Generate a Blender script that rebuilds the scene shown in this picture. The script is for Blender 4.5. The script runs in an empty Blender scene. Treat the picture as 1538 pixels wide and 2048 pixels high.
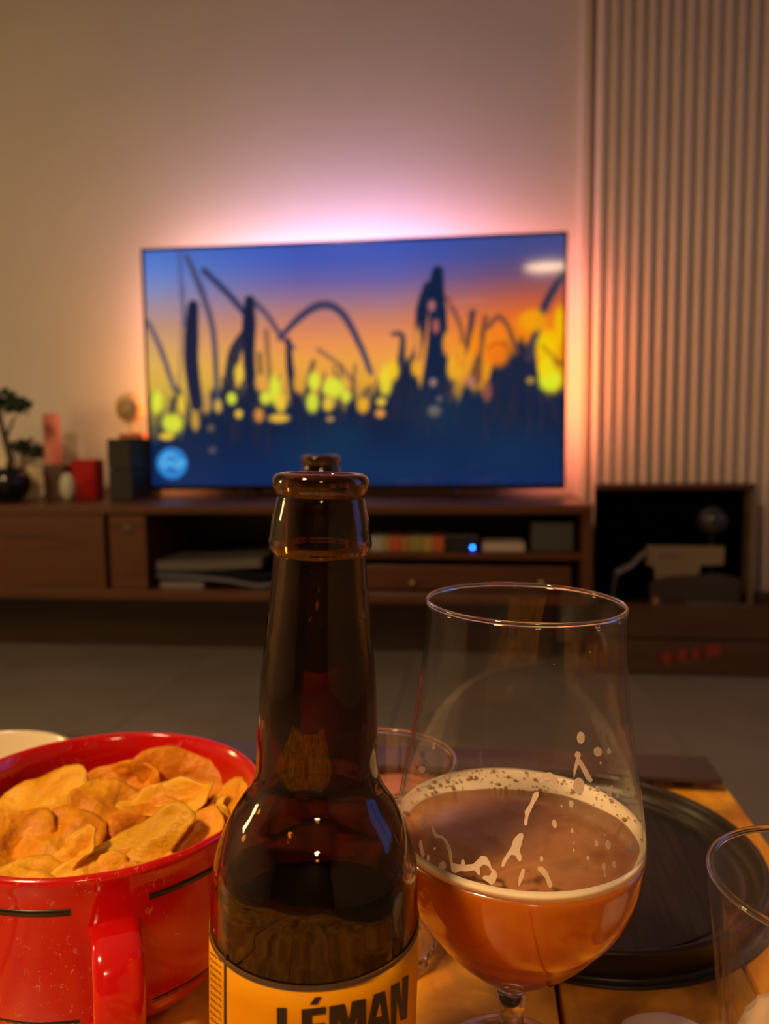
import bpy, bmesh, math, random
import numpy as np
from math import sin, cos, pi, radians, sqrt, tan, atan2, hypot
from mathutils import Vector, Matrix, noise
from mathutils.geometry import tessellate_polygon

random.seed(7)
sc = bpy.context.scene
COL = sc.collection

# ---------------------------------------------------------------- camera
F_PX, CX, CY = 1539.0, 769.0, 1024.0
YAW, PITCH, ROLL = radians(6.7), radians(5.2), radians(0.6)
TZ = 0.38                      # coffee table top
CAM = Vector((0, 0, TZ + 0.2365))
FH = Vector((-sin(YAW), cos(YAW), 0)); RT = Vector((cos(YAW), sin(YAW), 0)); UP = Vector((0, 0, 1))
FW = cos(PITCH) * FH - sin(PITCH) * UP
U0 = sin(PITCH) * FH + cos(PITCH) * UP
CXA = cos(ROLL) * RT - sin(ROLL) * U0
CYA = sin(ROLL) * RT + cos(ROLL) * U0
cd = bpy.data.cameras.new('camera')
cam = bpy.data.objects.new('camera', cd); COL.objects.link(cam)
cam.matrix_world = Matrix((( CXA.x, CYA.x, -FW.x, CAM.x), (CXA.y, CYA.y, -FW.y, CAM.y), (CXA.z, CYA.z, -FW.z, CAM.z), (0, 0, 0, 1)))
cd.sensor_fit = 'HORIZONTAL'; cd.sensor_width = 36.0; cd.lens = 36.0 * F_PX / 1538.0
cd.clip_start = 0.01
cd.dof.use_dof = True; cd.dof.focus_distance = 0.25; cd.dof.aperture_fstop = cd.lens / 2.7; cd.dof.aperture_blades = 0
sc.camera = cam

# ---------------------------------------------------------------- world: dusk outside the window
w = bpy.data.worlds.new('World'); sc.world = w; w.use_nodes = True
w.node_tree.nodes['Background'].inputs[0].default_value = (0.10, 0.20, 0.62, 1)
w.node_tree.nodes['Background'].inputs[1].default_value = 1.6
sc.view_settings.view_transform = 'Standard'; sc.view_settings.look = 'None'
sc.view_settings.exposure = 0.0; sc.view_settings.gamma = 1.0; sc.view_settings.use_curve_mapping = False
cy = sc.cycles
cy.max_bounces = 14; cy.transmission_bounces = 14; cy.glossy_bounces = 6; cy.diffuse_bounces = 4
cy.sample_clamp_indirect = 5.0; cy.use_denoising = True; cy.blur_glossy = 0.5

PENDANT = (0.62, -2.55, 2.12); PENDANT_STR = 46.0
FLOORLAMP = (-1.95, .50, .95); FLOORLAMP_STR = 30.0
FILLLAMP = (-0.85, -0.80, 2.15); FILLLAMP_STR = 205.0  # unseen fill light, added to brighten the table from the front left
GLOW = 4.5                      # backlight strip multiplier

# ---------------------------------------------------------------- pixel rays (used once, to place things where they stand)
def ray(x, y):
    return (FW + CXA * ((x - CX) / F_PX) - CYA * ((y - CY) / F_PX)).normalized()
def onz(x, y, z):
    d = ray(x, y); return CAM + d * ((z - CAM.z) / d.z)
def onY(x, y, Y):
    d = ray(x, y); return CAM + d * (Y / d.y)

# ---------------------------------------------------------------- materials
def nodes(name):
    m = bpy.data.materials.new(name); m.use_nodes = True
    nt = m.node_tree; return m, nt, nt.nodes['Principled BSDF']
def setp(b, **k):
    for a, v in k.items():
        n = {'rough': 'Roughness', 'metal': 'Metallic', 'trans': 'Transmission Weight', 'ior': 'IOR', 'coat': 'Coat Weight', 'coatr': 'Coat Roughness',
             'sss': 'Subsurface Weight', 'emis': 'Emission Strength', 'spec': 'Specular IOR Level', 'alpha': 'Alpha', 'sheen': 'Sheen Weight'}[a]
        b.inputs[n].default_value = v
def mat(name, col, rough=0.5, **k):
    m, nt, b = nodes(name)
    b.inputs['Base Color'].default_value = (*col, 1); setp(b, rough=rough, **k)
    return m
def emi(name, col, s):
    m, nt, b = nodes(name)
    b.inputs['Base Color'].default_value = (*[min(1, c) for c in col], 1)
    b.inputs['Emission Color'].default_value = (*col, 1); setp(b, emis=s, rough=0.6)
    return m
def tex(name, cols, scale=(1, 1, 1), nscale=5.0, detail=5, rough=0.5, bump=0.0, coords='Object', pos=None, distortion=0.0, rvar=None, bdist=0.002, **k):
    """noise driven colour ramp with optional bump"""
    m, nt, b = nodes(name); N = nt.nodes; L = nt.links
    tc = N.new('ShaderNodeTexCoord'); mp = N.new('ShaderNodeMapping'); mp.inputs['Scale'].default_value = scale
    L.new(tc.outputs[coords], mp.inputs[0])
    nz = N.new('ShaderNodeTexNoise'); nz.inputs['Scale'].default_value = nscale; nz.inputs['Detail'].default_value = detail
    nz.inputs['Distortion'].default_value = distortion
    L.new(mp.outputs[0], nz.inputs['Vector'])
    cr = N.new('ShaderNodeValToRGB'); els = cr.color_ramp.elements
    pos = pos or [0.3 + 0.4 * i / max(1, len(cols) - 1) for i in range(len(cols))]
    while len(els) < len(cols): els.new(0.5)
    for e, c, p in zip(els, cols, pos): e.position = p; e.color = (*c, 1)
    L.new(nz.outputs['Fac'], cr.inputs[0]); L.new(cr.outputs[0], b.inputs['Base Color'])
    setp(b, rough=rough, **k)
    if bump:
        bp = N.new('ShaderNodeBump'); bp.inputs['Strength'].default_value = bump; bp.inputs['Distance'].default_value = bdist
        L.new(nz.outputs['Fac'], bp.inputs['Height']); L.new(bp.outputs[0], b.inputs['Normal'])
    return m

M = {}
M['wall'] = tex('wall_paint', [(0.66, 0.61, 0.54), (0.70, 0.65, 0.57)], nscale=3, rough=0.7, bump=0.05)
M['wall_dark'] = tex('dimmed_rear_wall', [(0.12, 0.085, 0.055), (0.14, 0.10, 0.065)], nscale=3, rough=0.8)  # dark tone stands in for the dim room behind the camera
M['wall_mid'] = tex('dimmed_side_wall', [(0.40, 0.33, 0.25), (0.43, 0.36, 0.27)], nscale=3, rough=0.8)  # unseen side walls toned down so the glass reflects a dimmer room
M['ceil'] = mat('ceiling_paint', (0.7, 0.68, 0.62), 0.8)
M['tile'] = tex('floor_tile', [(0.17, 0.145, 0.12), (0.23, 0.195, 0.165)], nscale=4, detail=8, rough=0.42, coords='Object')
M['grout'] = mat('grout', (0.10, 0.085, 0.07), 0.8)
M['white'] = mat('white_gloss_paint', (0.66, 0.58, 0.48), 0.32)
M['radiator'] = mat('radiator_enamel', (0.82, 0.68, 0.53), 0.3)
M['walnut'] = tex('walnut', [(0.055, 0.014, 0.003), (0.095, 0.027, 0.006), (0.065, 0.018, 0.004)], scale=(1, 12, 12), nscale=3, rough=0.38)
M['walnut_dark'] = tex('dark_walnut', [(0.045, 0.017, 0.007), (0.075, 0.03, 0.012)], scale=(1, 12, 12), nscale=3, rough=0.45)
M['black'] = mat('black_plastic', (0.008, 0.008, 0.009), 0.4)
M['blackgloss'] = mat('black_gloss', (0.006, 0.005, 0.005), 0.12)
M['cream'] = mat('cream', (0.85, 0.72, 0.45), 0.5)
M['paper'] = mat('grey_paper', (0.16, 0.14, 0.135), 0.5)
M['brass'] = mat('brass', (0.7, 0.5, 0.15), 0.3, metal=1.0)
M['green'] = tex('bonsai_leaf', [(0.008, 0.025, 0.007), (0.02, 0.05, 0.012)], nscale=40, rough=0.6)
M['bark'] = mat('bark', (0.05, 0.03, 0.015), 0.8)
M['red'] = tex('red_ceramic', [(0.60, 0.004, 0.004), (0.66, 0.006, 0.005)], nscale=9, rough=0.13, coat=0.5, coatr=0.05)
M['blackline'] = mat('black_glaze', (0.012, 0.008, 0.006), 0.25)
M['tin_red'] = mat('red_tin', (0.42, 0.008, 0.006), 0.6, spec=.2)
M['foam'] = mat('beer_foam', (0.99, 0.82, 0.56), 0.65)
M['chrome'] = mat('chrome', (0.75, 0.72, 0.7), 0.15, metal=1.0)

def red_worn():
    m, nt, b = nodes('red_glaze_scratched'); N = nt.nodes; L = nt.links
    tc = N.new('ShaderNodeTexCoord'); mp = N.new('ShaderNodeMapping'); mp.inputs['Scale'].default_value = (1, 1, 0.6)
    L.new(tc.outputs['Object'], mp.inputs[0])
    nz = N.new('ShaderNodeTexNoise'); nz.inputs['Scale'].default_value = 420; nz.inputs['Detail'].default_value = 3; nz.inputs['Roughness'].default_value = .7; nz.inputs['Distortion'].default_value = 1.2
    n2 = N.new('ShaderNodeTexNoise'); n2.inputs['Scale'].default_value = 38
    L.new(mp.outputs[0], nz.inputs[0]); L.new(mp.outputs[0], n2.inputs[0])
    r1 = N.new('ShaderNodeMapRange'); r1.inputs[1].default_value = .62; r1.inputs[2].default_value = .68
    r2 = N.new('ShaderNodeMapRange'); r2.inputs[1].default_value = .46; r2.inputs[2].default_value = .60
    L.new(nz.outputs['Fac'], r1.inputs[0]); L.new(n2.outputs['Fac'], r2.inputs[0])
    mu = N.new('ShaderNodeMath'); mu.operation = 'MULTIPLY'; L.new(r1.outputs[0], mu.inputs[0]); L.new(r2.outputs[0], mu.inputs[1])
    mx = N.new('ShaderNodeMix'); mx.data_type = 'RGBA'; mx.inputs[6].default_value = (0.60, 0.004, 0.004, 1); mx.inputs[7].default_value = (0.62, 0.28, 0.2, 1)
    L.new(mu.outputs[0], mx.inputs[0]); L.new(mx.outputs[2], b.inputs['Base Color'])
    setp(b, rough=.14, coat=.4, coatr=.05)
    return m
M['redworn'] = red_worn()

def glass(name, col, rough=0.0, ior=1.5):
    m, nt, b = nodes(name); b.inputs['Base Color'].default_value = (*col, 1); setp(b, rough=rough, trans=1.0, ior=ior); return m
M['glass'] = glass('clear_glass', (0.97, 0.95, 0.9))
M['amber'] = glass('brown_bottle_glass', (0.27, 0.115, 0.02), ior=1.5)
_m = M['amber']; _nt = _m.node_tree; _b = _nt.nodes['Principled BSDF']      # faint vertical waviness of moulded glass and dried film
_tc = _nt.nodes.new('ShaderNodeTexCoord'); _mp = _nt.nodes.new('ShaderNodeMapping'); _mp.inputs['Scale'].default_value = (1, 1, .22)
_nz = _nt.nodes.new('ShaderNodeTexNoise'); _nz.inputs['Scale'].default_value = 170; _nz.inputs['Detail'].default_value = 4
_nt.links.new(_tc.outputs['Object'], _mp.inputs[0]); _nt.links.new(_mp.outputs[0], _nz.inputs[0])
_bp = _nt.nodes.new('ShaderNodeBump'); _bp.inputs['Strength'].default_value = .12; _bp.inputs['Distance'].default_value = .0006
_nt.links.new(_nz.outputs['Fac'], _bp.inputs['Height']); _nt.links.new(_bp.outputs[0], _b.inputs['Normal'])
def thin_glass(name, ior=1.45):
    m = bpy.data.materials.new(name); m.use_nodes = True; nt = m.node_tree; N = nt.nodes; L = nt.links
    N.remove(N['Principled BSDF']); out = N['Material Output']
    tr = N.new('ShaderNodeBsdfTransparent'); tr.inputs[0].default_value = (.985, .975, .955, 1)
    gl = N.new('ShaderNodeBsdfGlossy'); gl.inputs['Roughness'].default_value = .02
    fr = N.new('ShaderNodeFresnel'); fr.inputs[0].default_value = ior; mx = N.new('ShaderNodeMixShader')
    ge = N.new('ShaderNodeNewGeometry'); mr = N.new('ShaderNodeMapRange'); mr.inputs[3].default_value = ior; mr.inputs[4].default_value = 1 / ior
    L.new(ge.outputs['Backfacing'], mr.inputs[0]); L.new(mr.outputs[0], fr.inputs[0])       # same reflectance from both sides of the thin wall
    L.new(fr.outputs[0], mx.inputs[0]); L.new(tr.outputs[0], mx.inputs[1]); L.new(gl.outputs[0], mx.inputs[2]); L.new(mx.outputs[0], out.inputs[0])
    return m
M['thin'] = thin_glass('thin_blown_glass')
def mixed_glass(name, k):
    m = bpy.data.materials.new(name); m.use_nodes = True; nt = m.node_tree; N = nt.nodes; L = nt.links
    b = N['Principled BSDF']; b.inputs['Base Color'].default_value = (.97, .95, .90, 1); setp(b, rough=0.0, trans=1.0, ior=1.5)
    tr = N.new('ShaderNodeBsdfTransparent'); tr.inputs[0].default_value = (.98, .97, .94, 1); mx = N.new('ShaderNodeMixShader'); mx.inputs[0].default_value = k
    L.new(b.outputs[0], mx.inputs[1]); L.new(tr.outputs[0], mx.inputs[2]); L.new(mx.outputs[0], N['Material Output'].inputs[0])
    return m
M['tumbler'] = thin_glass('tumbler_glass', 1.75)
M['pane'] = glass('window_glass', (0.95, 0.97, 1.0), ior=1.1)

def beer_mat():
    m, nt, b = nodes('hazy_beer'); N = nt.nodes; L = nt.links
    b.inputs['Base Color'].default_value = (0.54, 0.125, 0.003, 1)
    setp(b, rough=0.3, trans=0.0, ior=1.34, sss=0.3, coat=1.0, coatr=.02)
    b.inputs['Subsurface Radius'].default_value = (0.03, 0.012, 0.003); b.inputs['Subsurface Scale'].default_value = 1.0
    return m
M['beer'] = beer_mat()

def chip_mat(name, a, bb, c):
    m, nt, b = nodes(name); N = nt.nodes; L = nt.links
    tc = N.new('ShaderNodeTexCoord')
    nz = N.new('ShaderNodeTexNoise'); nz.inputs['Scale'].default_value = 60; nz.inputs['Detail'].default_value = 4
    L.new(tc.outputs['Object'], nz.inputs[0])
    cr = N.new('ShaderNodeValToRGB'); e = cr.color_ramp.elements; e.new(.5)
    for q, (p, cc) in enumerate(((.3, a), (.5, bb), (.7, c))): e[q].position = p; e[q].color = (*cc, 1)
    L.new(nz.outputs['Fac'], cr.inputs[0])
    n3 = N.new('ShaderNodeTexVoronoi'); n3.inputs['Scale'].default_value = 110; L.new(tc.outputs['Object'], n3.inputs['Vector'])
    r3 = N.new('ShaderNodeMapRange'); r3.inputs[1].default_value = .10; r3.inputs[2].default_value = .18; L.new(n3.outputs['Distance'], r3.inputs[0])
    n4 = N.new('ShaderNodeTexNoise'); n4.inputs['Scale'].default_value = 45; L.new(tc.outputs['Object'], n4.inputs[0])
    r4 = N.new('ShaderNodeMapRange'); r4.inputs[1].default_value = .55; r4.inputs[2].default_value = .60; r4.inputs[3].default_value = 1; r4.inputs[4].default_value = 0; L.new(n4.outputs['Fac'], r4.inputs[0])
    mm = N.new('ShaderNodeMath'); mm.operation = 'MAXIMUM'; L.new(r3.outputs[0], mm.inputs[0]); L.new(r4.outputs[0], mm.inputs[1])
    mx = N.new('ShaderNodeMix'); mx.data_type = 'RGBA'; mx.inputs[6].default_value = (0.10, 0.02, 0.004, 1)
    L.new(mm.outputs[0], mx.inputs[0]); L.new(cr.outputs[0], mx.inputs[7]); L.new(mx.outputs[2], b.inputs['Base Color'])
    n2 = N.new('ShaderNodeTexNoise'); n2.inputs['Scale'].default_value = 260; n2.inputs['Detail'].default_value = 3; L.new(tc.outputs['Object'], n2.inputs[0])
    ad = N.new('ShaderNodeMath'); ad.operation = 'ADD'; L.new(n2.outputs['Fac'], ad.inputs[0]); L.new(nz.outputs['Fac'], ad.inputs[1])
    bp = N.new('ShaderNodeBump'); bp.inputs['Strength'].default_value = .9; bp.inputs['Distance'].default_value = .0013
    L.new(ad.outputs[0], bp.inputs['Height']); L.new(bp.outputs[0], b.inputs['Normal'])
    setp(b, rough=.5, sss=.1, spec=.3)
    b.inputs['Subsurface Radius'].default_value = (.004, .002, .0005)
    return m
M['chip'] = [chip_mat('chip_golden', (.66, .22, .003), (.80, .31, .005), (.92, .43, .014)),
             chip_mat('chip_pale', (.74, .31, .008), (.84, .41, .015), (.93, .53, .035)),
             chip_mat('chip_deep', (.62, .17, .003), (.78, .26, .005), (.88, .35, .01)),
             chip_mat('chip_olive', (.56, .26, .006), (.70, .35, .010), (.82, .43, .02))]

def wood_top():
    m, nt, b = nodes('mango_wood'); N = nt.nodes; L = nt.links
    tc = N.new('ShaderNodeTexCoord')
    oi = N.new('ShaderNodeObjectInfo'); cmb = N.new('ShaderNodeCombineXYZ'); mu = N.new('ShaderNodeMath'); mu.operation = 'MULTIPLY'; mu.inputs[1].default_value = 7
    L.new(oi.outputs['Random'], mu.inputs[0]); L.new(mu.outputs[0], cmb.inputs[0])
    va = N.new('ShaderNodeVectorMath'); L.new(tc.outputs['Object'], va.inputs[0]); L.new(cmb.outputs[0], va.inputs[1])
    mp = N.new('ShaderNodeMapping'); mp.inputs['Scale'].default_value = (9, 1.6, 9); L.new(va.outputs[0], mp.inputs[0])
    n1 = N.new('ShaderNodeTexNoise'); n1.inputs['Scale'].default_value = 4; n1.inputs['Detail'].default_value = 7; n1.inputs['Distortion'].default_value = .8; L.new(mp.outputs[0], n1.inputs[0])
    n2 = N.new('ShaderNodeTexNoise'); n2.inputs['Scale'].default_value = 28; n2.inputs['Detail'].default_value = 5; n2.inputs['Distortion'].default_value = .5; L.new(va.outputs[0], n2.inputs[0])
    c1 = N.new('ShaderNodeValToRGB'); e = c1.color_ramp.elements; e[0].position = .3; e[0].color = (.34, .10, .006, 1); e[1].position = .60; e[1].color = (.98, .46, .035, 1)
    e.new(.44).color = (.74, .28, .014, 1)
    L.new(n1.outputs['Fac'], c1.inputs[0])
    r = N.new('ShaderNodeMapRange'); r.inputs[1].default_value = .38; r.inputs[2].default_value = .6; r.inputs[3].default_value = .55; r.inputs[4].default_value = 1.15; L.new(n2.outputs['Fac'], r.inputs[0])
    vm = N.new('ShaderNodeVectorMath'); vm.operation = 'SCALE'; L.new(c1.outputs[0], vm.inputs[0]); L.new(r.outputs[0], vm.inputs['Scale'])
    L.new(vm.outputs[0], b.inputs['Base Color'])
    bp = N.new('ShaderNodeBump'); bp.inputs['Strength'].default_value = .25; bp.inputs['Distance'].default_value = .001; L.new(n1.outputs['Fac'], bp.inputs['Height']); L.new(bp.outputs[0], b.inputs['Normal'])
    setp(b, rough=.42)
    return m
M['mango'] = wood_top()
def tray_mat():
    m, nt, b = nodes('tray_ribbed_black'); N = nt.nodes; L = nt.links
    tc = N.new('ShaderNodeTexCoord'); mp = N.new('ShaderNodeMapping'); mp.inputs['Rotation'].default_value = (0, 0, radians(-52)); mp.inputs['Scale'].default_value = (1, .07, 1)
    L.new(tc.outputs['Object'], mp.inputs[0])
    nz = N.new('ShaderNodeTexNoise'); nz.inputs['Scale'].default_value = 420; nz.inputs['Detail'].default_value = 3; L.new(mp.outputs[0], nz.inputs[0])
    n2 = N.new('ShaderNodeTexNoise'); n2.inputs['Scale'].default_value = 20; L.new(tc.outputs['Object'], n2.inputs[0])
    cr = N.new('ShaderNodeValToRGB'); e = cr.color_ramp.elements; e[0].position = .35; e[0].color = (.006, .0045, .004, 1); e[1].position = .75; e[1].color = (.03, .02, .015, 1)
    L.new(nz.outputs['Fac'], cr.inputs[0]); L.new(cr.outputs[0], b.inputs['Base Color'])
    bp = N.new('ShaderNodeBump'); bp.inputs['Strength'].default_value = .6; bp.inputs['Distance'].default_value = .0006; L.new(nz.outputs['Fac'], bp.inputs['Height']); L.new(bp.outputs[0], b.inputs['Normal'])
    setp(b, rough=.42)
    return m
M['traytop'] = tray_mat()
M['trayrim'] = mat('tray_rim_brown_black', (.026, .016, .010), .34)
M['endstrip'] = mat('dark_bronze_strip', (.045, .028, .028), .3)

# ---------------------------------------------------------------- mesh helpers
def obj(name, bm, m, parent=None, smooth=True, loc=None):
    bmesh.ops.recalc_face_normals(bm, faces=bm.faces)
    me = bpy.data.meshes.new(name); bm.to_mesh(me); bm.free()
    if smooth:
        for p in me.polygons: p.use_smooth = True
    o = bpy.data.objects.new(name, me); COL.objects.link(o)
    if m is not None: me.materials.append(m)
    if parent is not None: o.parent = parent
    if loc is not None: o.location = loc
    return o
def tag(o, label, cat, group=None):
    o['label'] = label; o['category'] = cat
    if group: o['group'] = group
    return o
def thing(name, label, cat, loc=(0, 0, 0), rz=0.0, group=None, tilt=None):
    o = bpy.data.objects.new(name, None); COL.objects.link(o); o.empty_display_size = .02
    if tilt is not None: o.matrix_world = Matrix.Translation(loc) @ Matrix.Rotation(radians(tilt), 4, FH)
    else: o.location = loc; o.rotation_euler = (0, 0, rz)
    return tag(o, label, cat, group)
def struct(name, bm, m, parent=None, smooth=False):
    o = obj(name, bm, m, parent, smooth); o['kind'] = 'structure' if parent is None else o.get('kind', 'structure')
    return o
def box(bm, x0, x1, y0, y1, z0, z1, bev=0.0, mtx=None):
    r = bmesh.ops.create_cube(bm, size=1)
    vs = r['verts']
    for v in vs: v.co = Vector(((x0 + x1) / 2 + v.co.x * (x1 - x0), (y0 + y1) / 2 + v.co.y * (y1 - y0), (z0 + z1) / 2 + v.co.z * (z1 - z0)))
    if bev:
        es = list({e for v in vs for e in v.link_edges})
        r2 = bmesh.ops.bevel(bm, geom=es, offset=bev, segments=2, affect='EDGES', profile=.5)
        vs = list({v for f in r2['faces'] for v in f.verts} | {v for v in vs if v.is_valid})
    if mtx is not None:
        for v in vs: v.co = mtx @ v.co
    return vs
def bx(*a, bev=0.0, mtx=None):
    bm = bmesh.new(); box(bm, *a, bev=bev, mtx=mtx); return bm
def lathe(bm, prof, seg=64, fn=None, closed=False):
    """prof: (r, z) list; fn(r, z, angle) may move the radius; r=0 ends become a pole"""
    rings = []
    for r, z in prof:
        if r < 1e-6: rings.append([bm.verts.new((0, 0, z))])
        else:
            ring = []
            for i in range(seg):
                a = 2 * pi * i / seg; rr = fn(r, z, a) if fn else r
                ring.append(bm.verts.new((rr * cos(a), rr * sin(a), z)))
            rings.append(ring)
    pairs = list(zip(rings, rings[1:]))
    if closed: pairs.append((rings[-1], rings[0]))
    for A, B in pairs:
        for i in range(seg):
            j = (i + 1) % seg
            if len(A) == 1 and len(B) == 1: continue
            if len(A) == 1: bm.faces.new((A[0], B[i], B[j]))
            elif len(B) == 1: bm.faces.new((A[i], A[j], B[0]))
            else: bm.faces.new((A[i], A[j], B[j], B[i]))
    return bm
def smooth_prof(pts, n=6):
    """Catmull-Rom through (r, z) points"""
    out = []
    P = [pts[0]] + list(pts) + [pts[-1]]
    for i in range(1, len(P) - 2):
        p0, p1, p2, p3 = P[i - 1], P[i], P[i + 1], P[i + 2]
        for k in range(n):
            t = k / n
            out.append(tuple(.5 * ((2 * p1[c]) + (-p0[c] + p2[c]) * t + (2 * p0[c] - 5 * p1[c] + 4 * p2[c] - p3[c]) * t * t + (-p0[c] + 3 * p1[c] - 3 * p2[c] + p3[c]) * t ** 3) for c in (0, 1)))
    out.append(tuple(pts[-1])); return out
def tube(bm, pts, rad, seg=10, cap=True, sx=1.0):
    pts = [Vector(p) for p in pts]; rings = []
    n = len(pts); up = None
    for i, p in enumerate(pts):
        t = (pts[min(i + 1, n - 1)] - pts[max(i - 1, 0)]).normalized()
        if up is None:
            up = Vector((0, 0, 1)) if abs(t.z) < .9 else Vector((1, 0, 0))
        a = t.cross(up).normalized(); b = a.cross(t).normalized(); up = b
        r = rad[i] if isinstance(rad, (list, tuple)) else rad
        rings.append([bm.verts.new(p + a * (r * sx * cos(2 * pi * k / seg)) + b * (r * sin(2 * pi * k / seg))) for k in range(seg)])
    for A, B in zip(rings, rings[1:]):
        for k in range(seg): bm.faces.new((A[k], A[(k + 1) % seg], B[(k + 1) % seg], B[k]))
    if cap: bm.faces.new(rings[0]); bm.faces.new(rings[-1])
    return bm
def ico(bm, c, r, sub=2, sc_=(1, 1, 1), nz=0.0, ns=20):
    R = bmesh.ops.create_icosphere(bm, subdivisions=sub, radius=1)
    for v in R['verts']:
        d = v.co.normalized(); k = 1 + nz * noise.noise(Vector(c) * 7 + d * ns * .1)
        v.co = Vector(c) + Vector((d.x * sc_[0], d.y * sc_[1], d.z * sc_[2])) * r * k
    return bm

# ================================================================ ROOM
WY, XL, XR, YB, HC = 2.38, -2.6, 1.95, -3.3, 2.6
struct('wall_back', bx(XL - .1, XR + .1, WY, WY + .1, -.02, HC), M['wall'])
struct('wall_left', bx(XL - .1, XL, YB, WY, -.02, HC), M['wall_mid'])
struct('wall_front', bx(XL - .1, XR + .1, YB - .1, YB, -.02, HC), M['wall_dark'])
struct('ceiling', bx(XL - .1, XR + .1, YB - .1, WY + .1, HC, HC + .1), M['ceil'])
WX0, WX1, WZ0, WZ1 = 0.55, 1.5, .55, 2.15
bm = bmesh.new()
box(bm, XR, XR + .1, YB, WX0, -.02, HC); box(bm, XR, XR + .1, WX1, WY, -.02, HC)
box(bm, XR, XR + .1, WX0, WX1, -.02, WZ0); box(bm, XR, XR + .1, WX0, WX1, WZ1, HC)
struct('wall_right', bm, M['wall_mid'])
bm = bmesh.new()
for a in ((WX0, WX0 + .05, WZ0, WZ1), (WX1 - .05, WX1, WZ0, WZ1), (WX0, WX1, WZ0, WZ0 + .05), (WX0, WX1, WZ1 - .05, WZ1), (1.0, 1.03, WZ0, WZ1)):
    box(bm, XR + .02, XR + .07, a[0], a[1], a[2], a[3])
wf = struct('window_1', bm, M['white'])
pn = obj('pane', bx(XR + .04, XR + .048, WX0 + .03, WX1 - .03, WZ0 + .03, WZ1 - .03), M['pane'], wf, smooth=False)
bm = bx(XL - .1, XR + .1, YB - .1, WY + .1, -.05, -.003)
fl = struct('floor', bm, M['grout'])
tm = bx(-.2992, .2992, -.2992, .2992, -.004, 0.0, bev=.0006)
t0 = None
for i in range(8):
    for j in range(10):
        x = XL + .3 + i * .6 + .02; y = WY - .36 - j * .6
        if x > XR + .1 or y < YB - .1: continue
        if t0 is None: t0 = obj('floor_tile', tm, M['tile'], fl, smooth=False); o = t0
        else: o = t0.copy(); COL.objects.link(o)
        o.location = (x, y, 0)
struct('baseboard_back', bx(XL, .30, WY - .014, WY, 0, .07, bev=.003), M['white'])
struct('trim_1', bx(.302, .335, WY - .035, WY, 0, HC - .001, bev=.008), M['white'])

# ---------------------------------------------------------------- radiator
rd = thing('column_radiator', 'tall cream white column radiator of slim vertical tubes right of the television', 'radiator', (0.355, 2.315, 0))
bm = bmesh.new(); lathe(bm, [(0, .13), (.008, .131), (.0150, .14), (.0150, 2.3), (.006, 2.309), (0, 2.31)], 14)
for v in bm.verts: v.co.y *= 1.1
t0 = obj('tube', bm, M['radiator'], rd)
NT = 22
for i in range(NT):
    o = t0 if i == 0 else t0.copy()
    if i: COL.objects.link(o)
    o.location = (.0338 * i, 0, 0)
for z in (.2, 2.24):
    obj('header_pipe', bx(-.012, .0338 * (NT - 1) + .012, .006, .034, z - .02, z + .02, bev=.006), M['radiator'], rd)
obj('wall_bracket', bx(.3, .34, .03, .065, 1.9, 1.95), M['radiator'], rd); obj('wall_bracket', bx(.3, .34, .03, .065, .3, .35), M['radiator'], rd)
obj('foot_pipe', tube(bmesh.new(), [(.02, .02, 0.0), (.02, .02, .2)], .009), M['radiator'], rd)

# ================================================================ TELEVISION
SY = 2.22
pts = [onY(*q, SY) for q in ((291, 503), (1129, 468), (1126, 968), (301, 972))]
sx0 = (pts[0].x + pts[3].x) / 2; sx1 = (pts[1].x + pts[2].x) / 2; sz1 = (pts[0].z + pts[1].z) / 2; sz0 = (pts[2].z + pts[3].z) / 2
UZ = .458
tv = thing('television', 'large flat television showing silhouetted plants against an orange sunset', 'television', ((sx0 + sx1) / 2, SY, UZ))
TX, TW, TH = (sx0 + sx1) / 2, sx1 - sx0, sz1 - sz0
z0, z1 = sz0 - UZ, sz1 - UZ; hw = TW / 2
bm = bmesh.new()
box(bm, -hw - .006, hw + .006, .002, .022, z0 - .012, z1 + .006, bev=.002)
obj('panel_casing', bm, M['black'], tv, smooth=False)
bm = bmesh.new()
for a in ((-hw - .007, -hw + .001, z0 - .013, z1 + .007), (hw - .001, hw + .007, z0 - .013, z1 + .007), (-hw, hw, z1 - .001, z1 + .007), (-hw, hw, z0 - .013, z0 + .001)):
    box(bm, a[0], a[1], -.004, .004, a[2], a[3])
obj('bezel', bm, M['blackgloss'], tv, smooth=False)
obj('rear_housing', bx(-.36, .36, .022, .06, z0 + .02, z0 + .38, bev=.012), M['black'], tv, smooth=False)
for sx in (-.30, .30):
    bm = tube(bmesh.new(), [(sx, -.10, .0075), (sx, .01, z0 + .0), (sx, .10, .0075)], .0055, 8)
    obj('foot', bm, M['black'], tv)

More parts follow.
